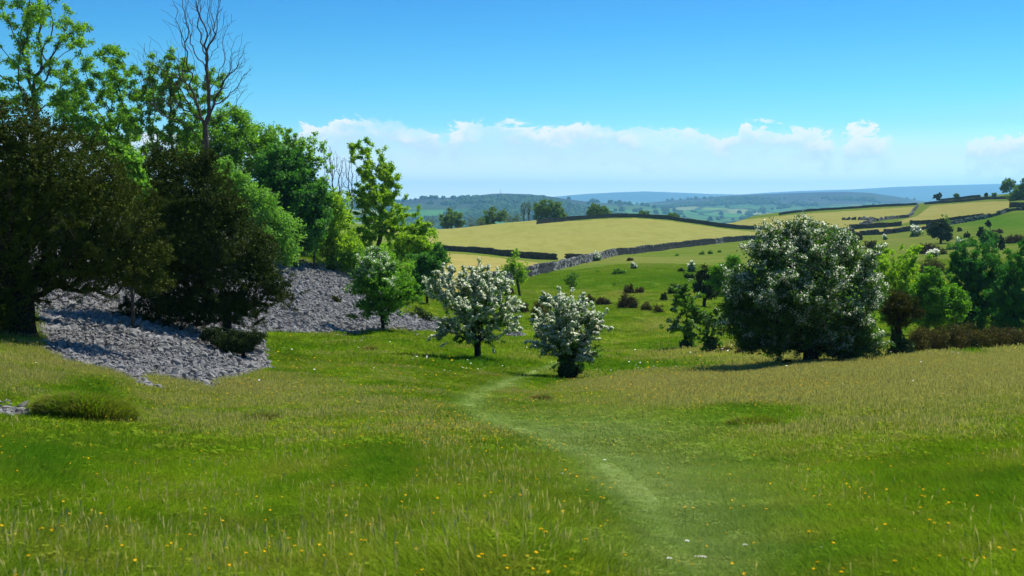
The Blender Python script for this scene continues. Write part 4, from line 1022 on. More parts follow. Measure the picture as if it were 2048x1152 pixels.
# ---- grass
def blade_mat(name, seed=False):
    m, nt = material(name)
    geo = nt.new('ShaderNodeNewGeometry'); p = geo.outputs['Position']
    def at(nm): return nt.new('ShaderNodeAttribute', attribute_type='INSTANCER', attribute_name=nm).outputs['Fac']
    dry, lush_shade, short, wide = at('dry'), at('lush_shade'), at('short'), at('wide')
    rnd = geo.outputs['Random Per Island']
    if seed:
        c = nt.mix(rnd, (.52, .44, .20), (.36, .28, .12))
        c = nt.mix(.35, c, (.24, .28, .06))
        tr = .35
    else:
        dm = nt.math('MULTIPLY', dry, nt.math('ADD', .35, nt.math('MULTIPLY', rnd, .9)), clamp=True)
        c = grass_color(nt, p, dm, lush_shade, short, wide)
        c = nt.mix(nt.math('MULTIPLY', nt.step(rnd, .55, 1.), .45), c, (.20, .26, .02))
        c = nt.mix(nt.math('MULTIPLY', nt.step(rnd, .25, 0.), .5), c, (.040, .095, .010))
        tr = .4
    d = nt.new('ShaderNodeBsdfDiffuse', inp={0: c}); t = nt.new('ShaderNodeBsdfTranslucent', inp={0: nt.mix(1., c, (1.2, 1.35, .7), 'MULTIPLY')})
    mx = nt.new('ShaderNodeMixShader', inp={0: tr, 1: d.outputs[0], 2: t.outputs[0]})
    finish(nt, mx.outputs[0]); return m
M['blade'] = blade_mat('grass_blades'); M['seed'] = blade_mat('grass_seed_stalks', True)
def flat_mat(name, c, tr=.25):
    m, nt = material(name)
    d = nt.new('ShaderNodeBsdfDiffuse', inp={0: (*c, 1)}); t = nt.new('ShaderNodeBsdfTranslucent', inp={0: (*c, 1)})
    finish(nt, nt.new('ShaderNodeMixShader', inp={0: tr, 1: d.outputs[0], 2: t.outputs[0]}).outputs[0]); return m
M['yellow'] = flat_mat('buttercup_petals', (.80, .46, .01)); M['orange'] = flat_mat('hawkbit_petals', (.80, .43, .008)); M['white'] = flat_mat('daisy_petals', (.80, .80, .76))
M['stalk'] = flat_mat('flower_stem', (.16, .26, .04))
def tuft(seed, nb, rad, h, w, bend=.5, seeds=0, sh=.4, sw=.004, clump=1.):
    rg = np.random.default_rng(seed); V, N, L, MI = [], [], [], []
    for i in range(nb):
        a = rg.uniform(0, 6.283); r = rad * math.sqrt(rg.random()); b = np.array([r * math.cos(a), r * math.sin(a), -.02])
        hh = h * rg.uniform(.45, 1.25); dr = rg.uniform(0, 6.283) if rg.random() < .4 else a + rg.normal(0, .6)
        dv = np.array([math.cos(dr), math.sin(dr), 0]); sd = np.array([-dv[1], dv[0], 0]); fa = rg.uniform(0, 3.14)
        sd = np.array([math.cos(fa), math.sin(fa), 0]); bn = bend * hh * rg.uniform(.2, 1.3)
        ww = w * rg.uniform(.7, 1.3) * .5
        o = len(V)
        V += [b - sd * ww, b + sd * ww, b + dv * bn * .35 + sd * ww * .8 + np.array([0, 0, hh * .55]), b + dv * bn * .35 - sd * ww * .8 + np.array([0, 0, hh * .55]), b + dv * bn + np.array([0, 0, hh])]
        L += [o, o + 1, o + 2, o + 3, o + 3, o + 2, o + 4]; N += [4, 3]; MI += [0, 0]
    for i in range(seeds):
        a = rg.uniform(0, 6.283); r = rad * math.sqrt(rg.random()); b = np.array([r * math.cos(a), r * math.sin(a), 0]); hh = sh * rg.uniform(.6, 1.15)
        fa = rg.uniform(0, 3.14); sd = np.array([math.cos(fa), math.sin(fa), 0]); dv = rg.normal(0, .12, 3) * hh; dv[2] = 0
        t = b + dv + np.array([0, 0, hh]); mth = b + dv * .6 + np.array([0, 0, hh * .72]); o = len(V)
        V += [b - sd * sw * .5, b + sd * sw * .5, mth + sd * sw * .4, mth - sd * sw * .4, mth + sd * sw * 1.7 + (t - mth) * .4, t, mth - sd * sw * 1.7 + (t - mth) * .4]
        L += [o, o + 1, o + 2, o + 3, o + 3, o + 2, o + 4, o + 5, o + 6]; N += [4, 5]; MI += [1, 1]
    return mesh_from('tuft', np.array(V), N, L, [M['blade'], M['seed']], False, MI)
near_v = [tuft(s, 80, .13, .105, .0045, .8) for s in range(5)] + [tuft(10 + s, 62, .13, .115, .0045, .8, 3, .21, .0028) for s in range(4)]
mid_v = [tuft(20 + s, 80, .24, .11, .010, .7) for s in range(5)] + [tuft(30 + s, 56, .24, .12, .009, .7, 16, .17, .0036) for s in range(4)]
far_v = [tuft(40 + s, 80, .55, .12, .026, .7) for s in range(4)] + [tuft(50 + s, 50, .55, .12, .024, .7, 34, .17, .010) for s in range(4)]
def weed(seed, nl, ln, wd):
    rg = np.random.default_rng(seed); V, N, L = [], [], []
    for i in range(nl):
        a = rg.uniform(0, 6.283); l_ = ln * rg.uniform(.6, 1.2); w_ = wd * rg.uniform(.7, 1.2) * .5; b = rg.normal(0, ln * .5, 3); b[2] = .01
        d_ = np.array([math.cos(a), math.sin(a), 0]); s_ = np.array([-d_[1], d_[0], 0]); up = np.array([0, 0, l_ * rg.uniform(.3, .8)]); o = len(V)
        V += [b, b + d_ * l_ * .5 + s_ * w_ + up * .8, b + d_ * l_ + up * .7, b + d_ * l_ * .5 - s_ * w_ + up * .8]; L += [o, o + 1, o + 2, o + 3]; N += [4]
    return mesh_from('weed', np.array(V), N, L, [M['blade'], M['seed']], False)
near_v = [weed(90, 26, .09, .028)] + near_v; mid_v = [weed(91, 26, .14, .04)] + mid_v
def grow(name, n, y0, y1, p, V, ng, hs, label, smin=-.47, smax=.47):
    x, y = fill(n, smin, smax, y0, y1, p); z = H(x, y); m = masks(x, y, z)
    keep = (m['scree'] < .5) & (rg.random(n) < 1 - .15 * np.clip(m['short'], 0, 1))
    keep &= (y < 190) & (m['crop'] < .1)
    x, y, z = x[keep], y[keep], z[keep]; m = {k_: v[keep] for k_, v in m.items()}; n = len(x)
    tall = rg.random(n) < np.clip(.10 + 1.0 * (m['dry'] - .08) * np.clip(y / 22, .4, 1) - .5 * m['lush_shade'], 0, 1) * (m['short'] < .3)
    tall &= ~((m['wide'] > .3) & (rg.random(n) < .8))
    idx = np.where(tall, ng + rg.integers(0, len(V) - ng, n), rg.integers(0, ng, n))
    h = hs * (.75 + .6 * m['lush_shade'] + .25 * m['dry'] + .6 * (m['nz'] - .5)) * rg.uniform(.75, 1.25, n)
    h *= 1 - .62 * np.clip(m['short'], 0, 1); h *= 1 - .45 * m['wide']
    w = rg.uniform(.85, 1.2, n) * (1 - .3 * m['wide'] - .3 * np.clip(m['short'], 0, 1))
    # brown seed heads in reddish patches too
    scatter(name, np.stack([x, y, z - .01], -1), V, idx, np.stack([rg.normal(0, .06, n), rg.normal(0, .06, n), rg.uniform(0, 6.28, n)], -1), np.stack([w, w, h], -1),
            dict(dry=m['dry'], lush_shade=m['lush_shade'], short=m['short'], wide=m['wide']), label)
grow('grass', 34000, 3.6, 15, 1.6, near_v, 6, 1.0, 'rough green meadow grass in the foreground')
grow('grass', 80000, 13, 46, 1.6, mid_v, 6, 1.0, 'meadow grass with dry seed heads rising towards the right hand crest')
grow('grass', 60000, 42, 185, 1.25, far_v, 4, 1.0, 'short pasture grass on the valley floor and far slope')

# ---- flowers nobody could count
def flower(mat, r, h, pet=6, cup=.25):
    V, N, L, MI = [], [], [], []
    V += [(-.0015, 0, 0), (.0015, 0, 0), (.0015, 0, h), (-.0015, 0, h)]; L += [0, 1, 2, 3]; N += [4]; MI += [1]
    for i in range(pet):
        a = i / pet * 6.283; o = len(V); a0, a1 = a - 3.14 / pet, a + 3.14 / pet
        V += [(0, 0, h), (math.cos(a0) * r * .8, math.sin(a0) * r * .8, h + r * cup), (math.cos(a) * r, math.sin(a) * r, h + r * cup * 1.2), (math.cos(a1) * r * .8, math.sin(a1) * r * .8, h + r * cup)]
        L += [o, o + 1, o + 2, o + 3]; N += [4]; MI += [0]
    return mesh_from('flower', np.array(V, float), N, L, [mat, M['stalk']], False, MI)
M['pale'] = flat_mat('pale_stone', (.55, .52, .45), 0.)
fl = [flower(M['yellow'], .012, .16), flower(M['yellow'], .010, .2), flower(M['orange'], .011, .18), flower(M['white'], .009, .07, 8, .1), flower(M['white'], .012, .22, 7, .1)]
def bloom(n, y0, y1, p, spots_, base, kinds, up, name, label):
    x, y = fill(n, -.45, .45, y0, y1, p); z = H(x, y); m = masks(x, y, z)
    w = base + spots(m['u'], m['v'], spots_); w *= (.3 + 1.4 * (fbm(x / 1.1, y / 1.1, seed=88, octv=2) > .5))
    k_ = (rg.random(n) < w) & (m['scree'] < .5) & (m['crop'] < .1) & (m['short'] < .55); x, y, z = x[k_], y[k_], z[k_]; n = len(x)
    s_ = up * np.clip(y / 16, 1, 4.2) * rg.uniform(.7, 1.2, n)
    hh = rg.uniform(.6, 1.1, n) * np.clip(y / 25, 1, 1.6)
    scatter(name, np.stack([x, y, z], -1), fl, rg.choice(kinds, n), np.stack([rg.normal(0, .25, n), rg.normal(0, .25, n), rg.uniform(0, 6.28, n)], -1), np.stack([s_, s_, hh], -1), {}, label)
    print(name, n)
bloom(26000, 5, 42, 1.3, [(1600, 800, 120, 14, .8), (850, 880, 200, 30, .5), (1000, 910, 120, 22, .3), (1800, 940, 200, 50, .12), (1420, 800, 160, 25, .3), (300, 800, 180, 30, .12), (780, 830, 200, 25, .25)], .07, [0, 0, 1, 0, 2], .75,
      'buttercups', 'small yellow and orange meadow flowers scattered through the grass')
bloom(5000, 24, 75, 1.3, [(930, 745, 70, 8, .8), (870, 730, 60, 7, .6), (1330, 735, 90, 9, .5), (650, 750, 200, 30, .25)], .06, [3, 4, 0, 3], 1.1,
      'daisies', 'tiny pale meadow flowers dotting the valley grass around the hawthorns')

# ---- individual flowers large enough to be told apart
def flower_thing(u, v, mat, r, h, name, label, group, cat, i):
    x, y, z = ground(u, v + 12, 4.5, 40)
    h = h * .6; root = empty(name, (x, y, z), label, cat, group)
    rg2 = np.random.default_rng(i)
    t = np.array([rg2.normal(0, .015), rg2.normal(0, .015), h])
    link('stem', tubes('stem', np.array([[0., 0, -.02]]), t[None], np.array([.0022]), np.array([.0016]), M['stalk'], np.array([5])), root)
    Q = []
    for ring, (np_, rr, cc) in enumerate(((9, r, .18), (7, r * .65, .45))):
        for j in range(np_):
            a = j / np_ * 6.283 + ring * .3 + rg2.normal(0, .08); w_ = 3.14 / np_
            Q.append([t, t + np.array([math.cos(a - w_) * rr * .75, math.sin(a - w_) * rr * .75, rr * cc]), t + np.array([math.cos(a) * rr, math.sin(a) * rr, rr * cc * 1.3]),
                      t + np.array([math.cos(a + w_) * rr * .75, math.sin(a + w_) * rr * .75, rr * cc])])
    link('flower_head', quads('flower_head', np.array(Q), mat), root)
for i, (u, v) in enumerate([(590, 1112), (575, 1103), (410, 1042), (446, 995), (384, 1094), (499, 1140), (327, 1116), (104, 1090), (615, 1136), (735, 1102), (800, 1115), (665, 995), (722, 1103), (997, 1143), (1078, 1096), (1180, 1100),
                            (968, 1145), (1085, 1105), (1145, 1143), (1388, 1038), (1372, 1042), (1487, 1028), (1466, 1035), (1530, 1045), (1611, 1083), (1657, 1030), (1847, 1013), (1731, 920), (1900, 940), (2030, 1146), (1780, 1150),
                            (1870, 1072), (1855, 1073), (113, 872), (165, 868), (737, 995), (923, 982), (1170, 998), (1195, 1020), (1730, 1000)]):
    o_ = i % 4 == 1
    flower_thing(u, v, M['orange' if o_ else 'yellow'], .0105, .15 + .03 * (i % 3), 'meadow_flower', 'single small %s meadow flower on a thin stem in the near grass' % ('orange' if o_ else 'yellow'),
                 'single %s flowers in the near grass' % ('orange' if o_ else 'yellow'), 'flower', i)
for i, (u, v) in enumerate([(1122, 943), (1213, 916), (1373, 1083), (1487, 1088), (1643, 1096), (1068, 1110), (963, 1130), (1014, 900), (1330, 1118)]):
    flower_thing(u, v, M['white'], .017, .06, 'white_flower', 'single small white flower low in the near grass', 'single white flowers in the near grass', 'flower', 500 + i)
# ---- lone stones lying on the path
for i, (u, v, r, lab) in enumerate([(1398, 1118, .07, 'pale flat stone showing on the footpath near the bottom edge'), (1250, 1106, .05, 'pale stone at the left rim of the footpath near the bottom'), (1272, 1140, .045, 'small stone at the bottom edge left of the footpath'),
                                    (222, 998, .05, 'pale stone half hidden in the left foreground grass'), (586, 748, .1, 'small upright white stone in the grass right of the scree')]):
    x, y, z = ground(u, v, 4.5, 60)
    rk = rocks[i].copy(); rk.materials[0] = M['pale']; r = r * .55; o = link('field_stone', rk); o.location = (x, y, z + r * .18); o.scale = (r * 1.3, r, r); o.rotation_euler = (0, 0, i)
    tag(o, lab, 'stone', 'lone stones in the meadow')
# ---- tussocks
def tussock(label, u, v, w, h, nb, seed, brown=.4, lo=5, hi=70):
    rg2 = np.random.default_rng(seed); x0, y0, z0 = ground(u, v, lo, hi); k = y0 / F; W2, Hh = w * k * .5, h * k
    root = empty('grass_tussock', (x0, y0, z0), label, 'tussock', 'grassy tussocks and anthills')
    th = np.linspace(0, 6.283, 29)[:-1]; rr = np.linspace(0, 1, 9)
    RR, TT = np.meshgrid(rr, th); nzm = 1 + .18 * (vnoise(np.cos(TT) * 2 + 5, np.sin(TT) * 2 + 5, seed=seed) - .5)
    X = RR * np.cos(TT) * W2 * nzm; Y = RR * np.sin(TT) * W2 * .8 * nzm; prof = np.sqrt(np.maximum(1 - RR ** 2, 0))
    Zg = H(X + x0, Y + y0) - z0; Z = Zg + prof * Hh * .75 - .03
    a_, b_ = X.shape; I = []
    for i in range(a_):
        for j in range(b_ - 1): I.append([i * b_ + j, i * b_ + j + 1, ((i + 1) % a_) * b_ + j + 1, ((i + 1) % a_) * b_ + j])
    link('mound', mesh_from('mound', np.stack([X, Y, Z], -1), np.full(len(I), 4), np.array(I), M['turf'], True), root)
    n = nb; r = np.sqrt(rg2.random(n)); t = rg2.uniform(0, 6.283, n); bx = r * np.cos(t) * W2; by = r * np.sin(t) * W2 * .8
    bz = H(bx + x0, by + y0) - z0 + np.sqrt(1 - np.minimum(r, 1) ** 2) * Hh * .72 - .03
    out = np.stack([np.cos(t), np.sin(t), np.zeros(n)], -1) * r[:, None]
    hh = rg2.uniform(.5, 1.2, n) * min(.22, Hh * .55 + .05); ww = 1.3 * k * rg2.uniform(.6, 1.3, n)
    B = np.stack([bx, by, bz], -1); fa = rg2.uniform(0, 3.14, n); sd = np.stack([np.cos(fa), np.sin(fa), np.zeros(n)], -1) * ww[:, None] * .5
    up = np.array([0, 0, 1.]); c1 = B + out * (hh * .4)[:, None] + up * (hh * .6)[:, None]; tip = B + out * (hh * .9)[:, None] + up * (hh * .75)[:, None] + rg2.normal(0, .02, (n, 3))
    Q = np.stack([B - sd, B + sd, c1 + sd * .7, c1 - sd * .7], 1); Q2 = np.stack([c1 - sd * .7, c1 + sd * .7, tip + sd * .1, tip - sd * .1], 1)
    lowb = (rg2.random(n) < brown) & (by < W2 * .1)
    for nm, msk, mt in (('green_blades', ~lowb, 'tgreen'), ('dead_blades', lowb, 'tdead')):
        if msk.any(): link(nm, quads(nm, np.concatenate([Q[msk], Q2[msk]]), M[mt]), root)
M['tgreen'] = M['blade']; _unused = leaf_mat('tussock_green', (.09, .20, .012), (.16, .27, .02), (.20, .24, .03), transl=.35, gloss=.03)
M['tdead'] = leaf_mat('tussock_dead', (.16, .125, .05), (.30, .24, .10), (.09, .075, .03), transl=.2, gloss=.02)
tussock('biggest domed grassy tussock with brown dead skirt, left, in front of the scree', 172, 842, 185, 54, 15000, 1, .3)
tussock('small bare sided anthill right of the footpath below the ivy wrapped hawthorn', 1082, 803, 44, 12, 900, 2, .8)
tussock('low green tussock near the gorse hedge on the right crest', 1962, 717, 46, 12, 900, 3, .2)
tussock('tiny brown tussock left of the low green one on the right crest', 1936, 708, 14, 6, 300, 4, .9)
tussock('deep green tussock in the right hand meadow behind the footpath', 1510, 856, 110, 20, 2600, 5, .3)
tussock('low brown anthill in the grass left of the forked hawthorn', 740, 702, 30, 8, 500, 6, .9)
tussock('grassy hump with straw coloured front, right of the biggest tussock', 520, 848, 90, 20, 1800, 7, .6)
tussock('green hump on the right crest seen in the dry grass', 1865, 757, 36, 9, 600, 8, .1)
print('grass', round(time.time() - T0, 1))

# ------------------------------------------------------------------ far hills
def ridge(s, rows):
    r = np.array(rows, float); return np.interp(s, (r[:, 0] - 1024) / F, r[:, 1])
def hills_z(x, y):
    s = x / y
    z = -82 + 10 * (fbm(x / 900, y / 900, seed=41) - .5)
    def add(z, D, Wf, Wb, rows, rough, sd):
        zc = (400 - ridge(s, rows)) / F * D
        t = np.where(y < D, (y - D) / Wf, (y - D) / Wb); e = np.exp(-t * t)
        nn = (fbm(x / (D * .09), y / (D * .09), seed=sd, octv=4) - .5) * rough * np.clip(1 - e ** 6, 0, 1)
        return np.maximum(z, -82 + (zc + 82) * e + nn)
    z = add(z, 4600, 1100, 1200, [(-500, 404), (600, 402), (780, 405), (815, 400), (850, 395.5), (900, 395), (950, 391.5), (985, 387.5), (1010, 387), (1060, 388.5), (1100, 393), (1140, 399), (1180, 404), (1260, 409), (1400, 425), (2600, 430)], 26, 51)
    z = add(z, 6300, 1500, 1200, [(-500, 430), (1150, 425), (1240, 411), (1290, 406), (1330, 402), (1400, 396), (1460, 391), (1530, 388), (1620, 385), (1690, 383.5), (1740, 386), (1790, 393), (1835, 401), (1900, 410), (2600, 420)], 34, 52)
    z = add(z, 14500, 3000, 1500, [(-500, 398), (700, 398), (1000, 401), (1100, 394), (1170, 388), (1230, 385), (1290, 383), (1350, 385), (1420, 388), (1480, 389), (1540, 385), (1600, 382), (1700, 379), (1800, 373.5), (1880, 371), (2000, 368), (2600, 368)], 60, 53)
    return z
sH = np.linspace(-.9, .9, 900); yH = np.exp(np.linspace(math.log(950), math.log(17000), 420))
SS, YY = np.meshgrid(sH, yH); XX = SS * YY; ZZ = hills_z(XX, YY)
nr, nc_ = XX.shape; ii = (np.arange(nr - 1)[:, None] * nc_ + np.arange(nc_ - 1)[None]).ravel()
def hill_mat():
    m, nt = material('hill_country')
    p = nt.new('ShaderNodeNewGeometry').outputs['Position']
    sx = nt.new('ShaderNodeSeparateXYZ', inp={0: p})
    vo = nt.new('ShaderNodeTexVoronoi', feature='F1', inp={'Vector': nt.new('ShaderNodeMapping', inp={0: p, 'Scale': (.0045, .0022, 0)}).outputs[0], 'Scale': 1.})
    vr = nt.new('ShaderNodeSeparateColor', inp={0: vo.outputs['Color']}).outputs[0]
    g = nt.ramp(vr, [(0., (.05, .14, .03)), (.3, (.05, .12, .035)), (.55, (.11, .18, .04)), (.7, (.055, .12, .03)), (.85, (.14, .17, .06)), (1., (.08, .18, .04))], 'CONSTANT')
    ve = nt.new('ShaderNodeTexVoronoi', feature='DISTANCE_TO_EDGE', inp={'Vector': nt.new('ShaderNodeMapping', inp={0: p, 'Scale': (.0045, .0022, 0)}).outputs[0], 'Scale': 1.})
    g = nt.mix(nt.step(ve.outputs[0], .06, .02), g, (.02, .04, .015))
    nw = nt.noise(nt.new('ShaderNodeMapping', inp={0: p, 'Scale': (.0016, .0009, 0)}).outputs[0], 1., 6., .62)
    g = nt.mix(nt.math('MULTIPLY', nt.step(nw, .53, .57), .9), g, (.018, .045, .02))
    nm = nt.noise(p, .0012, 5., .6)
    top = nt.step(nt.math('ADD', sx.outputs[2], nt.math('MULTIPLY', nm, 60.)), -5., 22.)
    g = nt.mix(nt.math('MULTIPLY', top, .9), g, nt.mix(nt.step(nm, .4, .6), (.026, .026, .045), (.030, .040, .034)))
    finish(nt, nt.new('ShaderNodeBsdfDiffuse', inp={0: g}).outputs[0]); return m
me = mesh_from('hills', np.stack([XX, YY, ZZ], -1), np.full(len(ii), 4), np.stack([ii, ii + 1, ii + 1 + nc_, ii + nc_], -1), hill_mat(), True)
tag(link('hills', me), 'hazy blue green farmland and moorland hills on the horizon', None, None, 'structure')
# woods far off: reads as one mass
def blobm(seed):
    import bmesh
    bm = bmesh.new(); bmesh.ops.create_icosphere(bm, subdivisions=2, radius=1); rg2 = np.random.default_rng(seed)
    for v in bm.verts:
        f = 1 + rg2.normal(0, .16); v.co = v.co * f; v.co.z = max(v.co.z, -.4) * 1.1
    me = bpy.data.meshes.new('far_crown'); bm.to_mesh(me); bm.free(); me.materials.append(M['farwood']); return me
def fw():
    m, nt = material('far_woodland'); p = nt.new('ShaderNodeNewGeometry').outputs['Position']; n = nt.noise(p, .05, 3.)
    finish(nt, nt.new('ShaderNodeBsdfDiffuse', inp={0: nt.mix(nt.step(n, .35, .65), (.016, .040, .014), (.055, .10, .025))}).outputs[0]); return m
M['farwood'] = fw()
n = 60000; s = rg.uniform(-.3, .45, n); y = np.exp(rg.uniform(math.log(2600), math.log(7000), n)); x = s * y
cl = fbm(x / 420, y / 900, seed=61, octv=4); line = np.abs(fbm(x / 330, y / 700, seed=63, octv=1) - .5) < .006
z = hills_z(x, y); k_ = ((cl > .64) | line | (rg.random(n) < .006)) & (z < 5); x, y, z = x[k_], y[k_], z[k_]; n = len(x)
szr = rg.uniform(5, 10, n)
scatter('distant_woodland', np.stack([x, y, z + szr * .3], -1), [blobm(i) for i in range(4)], rg.integers(0, 4, n), np.stack([np.zeros(n), np.zeros(n), rg.uniform(0, 6, n)], -1), szr, {},
        'hedgerow trees and copses scattered over the far valley floor')
print('far woods', n)
# white roofed barn
def box_me(name, x0, x1, y0, y1, z0, z1, mat):
    V = np.array([[x, y, z] for z in (z0, z1) for x, y in ((x0, y0), (x1, y0), (x1, y1), (x0, y1))])
    return mesh_from(name, V, [4] * 6, [0, 3, 2, 1, 4, 5, 6, 7, 0, 1, 5, 4, 1, 2, 6, 5, 2, 3, 7, 6, 3, 0, 4, 7], mat)
def dm(name, c):
    m, nt = material(name); p = nt.new('ShaderNodeNewGeometry').outputs['Position']; n = nt.noise(p, .2, 3.)
    finish(nt, nt.new('ShaderNodeBsdfDiffuse', inp={0: nt.mix(nt.math('MULTIPLY', n, .4), c, tuple(q * .7 for q in c))}).outputs[0]); return m
M['roofw'] = dm('white_sheet_roof', (.82, .82, .80)); M['barnw'] = dm('barn_wall', (.18, .18, .19)); M['steel'] = dm('mast_steel', (.12, .12, .13))
def barn(u, v, d, Lm, label, roofc='roofw'):
    x = ray(u, v)[0] * d; ztop = ray(u, v)[1] * d; zb = float(hills_z(np.array(x), np.array(float(d))))
    zb = min(zb, ztop - 8)
    root = empty('farm_barn', (x, d, zb), label, 'barn', 'pale roofed barns beyond the crop field')
    h = ztop - zb
    link('wall', box_me('wall', -Lm / 2, Lm / 2, 0, 18, -1, h - 5, M['barnw']), root)
    V = np.array([[-Lm / 2 - 1, -1, h - 5.0], [Lm / 2 + 1, -1, h - 5.0], [Lm / 2 + 1, 9, h], [-Lm / 2 - 1, 9, h], [Lm / 2 + 1, 19, h - 5.0], [-Lm / 2 - 1, 19, h - 5.0]])
    link('roof', mesh_from('roof', V, [4, 4, 3, 3], [0, 1, 2, 3, 3, 2, 4, 5, 1, 4, 2, 0, 3, 5], M[roofc]), root)
    link('door', box_me('door', -3, 3, -.25, -.05, -.5, min(5, h - 6), M['steel']), root)
barn(885, 455, 3700, 30, 'long white roofed barn beyond the left end of the big crop field')
barn(866, 455.5, 3750, 9, 'short pale roofed shed left of the long white roofed barn')
barn(1083, 440, 4300, 22, 'grey white shed glimpsed under the biggest crest tree')
# mast on the hill
def mast(u, vt, vb, d, label):
    x, y, zt = pt(u, vt, d); zb = float(hills_z(np.array(x), np.array(float(y)))) - 1; h = zt - zb
    root = empty('radio_mast', (x, y, zb), label, 'mast')
    Af, Bf, rr = [], [], []
    cs_ = [(-1.6, -1.6), (1.6, -1.6), (1.6, 1.6), (-1.6, 1.6)]
    for a in cs_: Af.append((a[0], a[1], 0)); Bf.append((a[0] * .3, a[1] * .3, h))
    nlev = 7
    for l_ in range(nlev):
        t0, t1 = l_ / nlev, (l_ + 1) / nlev
        for i in range(4):
            a, b = cs_[i], cs_[(i + 1) % 4]; f0, f1 = 1 - .7 * t0, 1 - .7 * t1
            Af.append((a[0] * f0, a[1] * f0, h * t0)); Bf.append((b[0] * f1, b[1] * f1, h * t1))
    Af, Bf = np.array(Af, float), np.array(Bf, float); r = np.full(len(Af), .22)
    link('lattice', tubes('lattice', Af, Bf, r, r, M['steel'], np.full(len(Af), 4)), root)
    link('antenna', tubes('antenna', np.array([[0, 0, h]]), np.array([[0, 0, h + 7.]]), np.array([.4]), np.array([.3]), M['steel'], np.array([6])), root)
mast(1001, 381, 388, 4600, 'thin lattice mast on the summit of the left hill')

# ------------------------------------------------------------------ haze
def haze():
    m = bpy.data.materials.new('air_haze'); m.use_nodes = True; t = m.node_tree; t.nodes.clear()
    o = t.nodes.new('ShaderNodeOutputMaterial'); p = t.nodes.new('ShaderNodeVolumePrincipled')
    p.inputs['Color'].default_value = (.27, .64, 1, 1); p.inputs['Density'].default_value = HAZE; p.inputs['Anisotropy'].default_value = .35
    t.links.new(p.outputs[0], o.inputs['Volume'])
    me = box_me('haze', -16500, 16500, -400, 17600, -240, 240, m)
    tag(link('haze', me), 'thin blue summer haze over the whole valley', None, None, 'stuff')
HAZE = 9e-5
haze()

# ------------------------------------------------------------------ light
SUN_AZ = math.atan2(.78, .62)     # from +Y towards +X
SUN_EL = R(57)
ld = bpy.data.lights.new('sun', 'SUN'); ld.energy = 5.0; ld.angle = R(.5); ld.color = (1, .955, .87)
lo = bpy.data.objects.new('sun', ld); COL.objects.link(lo)
from mathutils import Vector
dirv = Vector((math.sin(SUN_AZ) * math.cos(SUN_EL), math.cos(SUN_AZ) * math.cos(SUN_EL), math.sin(SUN_EL)))
lo.rotation_euler = dirv.to_track_quat('Z', 'Y').to_euler()
w = bpy.data.worlds.new('World'); sc.world = w; w.use_nodes = True; w.node_tree.nodes.clear()
nt = NT(w.node_tree)
tc = nt.new('ShaderNodeTexCoord'); g = tc.outputs['Generated']
sep = nt.new('ShaderNodeSeparateXYZ', inp={0: g})
hor = nt.math('SQRT', nt.math('ADD', nt.math('MULTIPLY', sep.outputs[0], sep.outputs[0]), nt.math('MULTIPLY', sep.outputs[1], sep.outputs[1])))
elev = nt.math('DIVIDE', sep.outputs[2], nt.math('MAXIMUM', hor, .001))
az = nt.math('DIVIDE', sep.outputs[0], nt.math('MAXIMUM', sep.outputs[1], .02))
sky = nt.new('ShaderNodeTexSky', sky_type='NISHITA'); sky.sun_disc = False; sky.sun_elevation = SUN_EL; sky.sun_rotation = SUN_AZ
sky.air_density = 1.0; sky.dust_density = .15; sky.ozone_density = 3.5; sky.altitude = 300
# deep blue sets in low over the horizon: look the sky up higher
vv = nt.new('ShaderNodeCombineXYZ', inp={0: sep.outputs[0], 1: sep.outputs[1], 2: nt.math('ADD', nt.math('MULTIPLY', sep.outputs[2], 4.2), .03)})
vn = nt.new('ShaderNodeVectorMath', operation='NORMALIZE', inp={0: vv.outputs[0]})
nt.l.new(vn.outputs[0], sky.inputs[0])
tint = nt.ramp(elev, [(0., (1.5, 1.7, 1.45)), (.05, (1.3, 1.95, 1.48)), (.085, (.80, 1.85, 1.58)), (.13, (.44, 1.5, 1.62)), (.17, (.32, 1.2, 1.6)), (.4, (.25, .7, 1.1))])
skyc = nt.mix(1., sky.outputs[0], tint, 'MULTIPLY')
# clouds
def U(u): return (u - 1024) / F
tops = [(-2000, 262), (300, 262), (560, 262), (600, 256), (640, 250), (660, 238), (690, 224), (740, 228), (800, 236), (862, 252), (885, 254), (904, 248), (940, 240), (985, 234), (1030, 238), (1100, 243), (1220, 244),
        (1290, 256), (1340, 262), (1400, 262), (1450, 268), (1480, 246), (1530, 242), (1590, 256), (1650, 270), (1690, 262), (1715, 258), (1750, 262), (1780, 276), (1850, 292), (1930, 286), (2048, 276)]
umin, umax = U(0), U(2048)
f = nt.math('DIVIDE', nt.math('SUBTRACT', az, umin), umax - umin)
stops = [((U(u) - umin) / (umax - umin), ((400 - v) / F) / .08) for u, v in tops if 0 <= (U(u) - umin) / (umax - umin) <= 1]
prof = nt.ramp(nt.math('ADD', f, 0.), stops[:32])
pv = nt.new('ShaderNodeCombineXYZ', inp={0: az, 1: nt.math('MULTIPLY', elev, 1.6), 2: 0.})
n1 = nt.noise(pv.outputs[0], 26., 7., .66, .6); n2 = nt.noise(pv.outputs[0], 13., 4., .5); n4 = nt.noise(pv.outputs[0], 75., 5., .6)
topz = nt.math('ADD', nt.math('MULTIPLY', prof, .08), nt.math('ADD', nt.math('MULTIPLY', nt.math('SUBTRACT', n1, .56), .052), nt.math('MULTIPLY', nt.math('SUBTRACT', n4, .5), .010)))
dd = nt.math('SUBTRACT', topz, elev)
edge_ = nt.step(dd, -.0006, .0026)
body = nt.step(nt.math('ADD', dd, nt.math('MULTIPLY', nt.math('SUBTRACT', n4, .5), .03)), .034, .004)
patch = nt.step(n2, .40, .56)
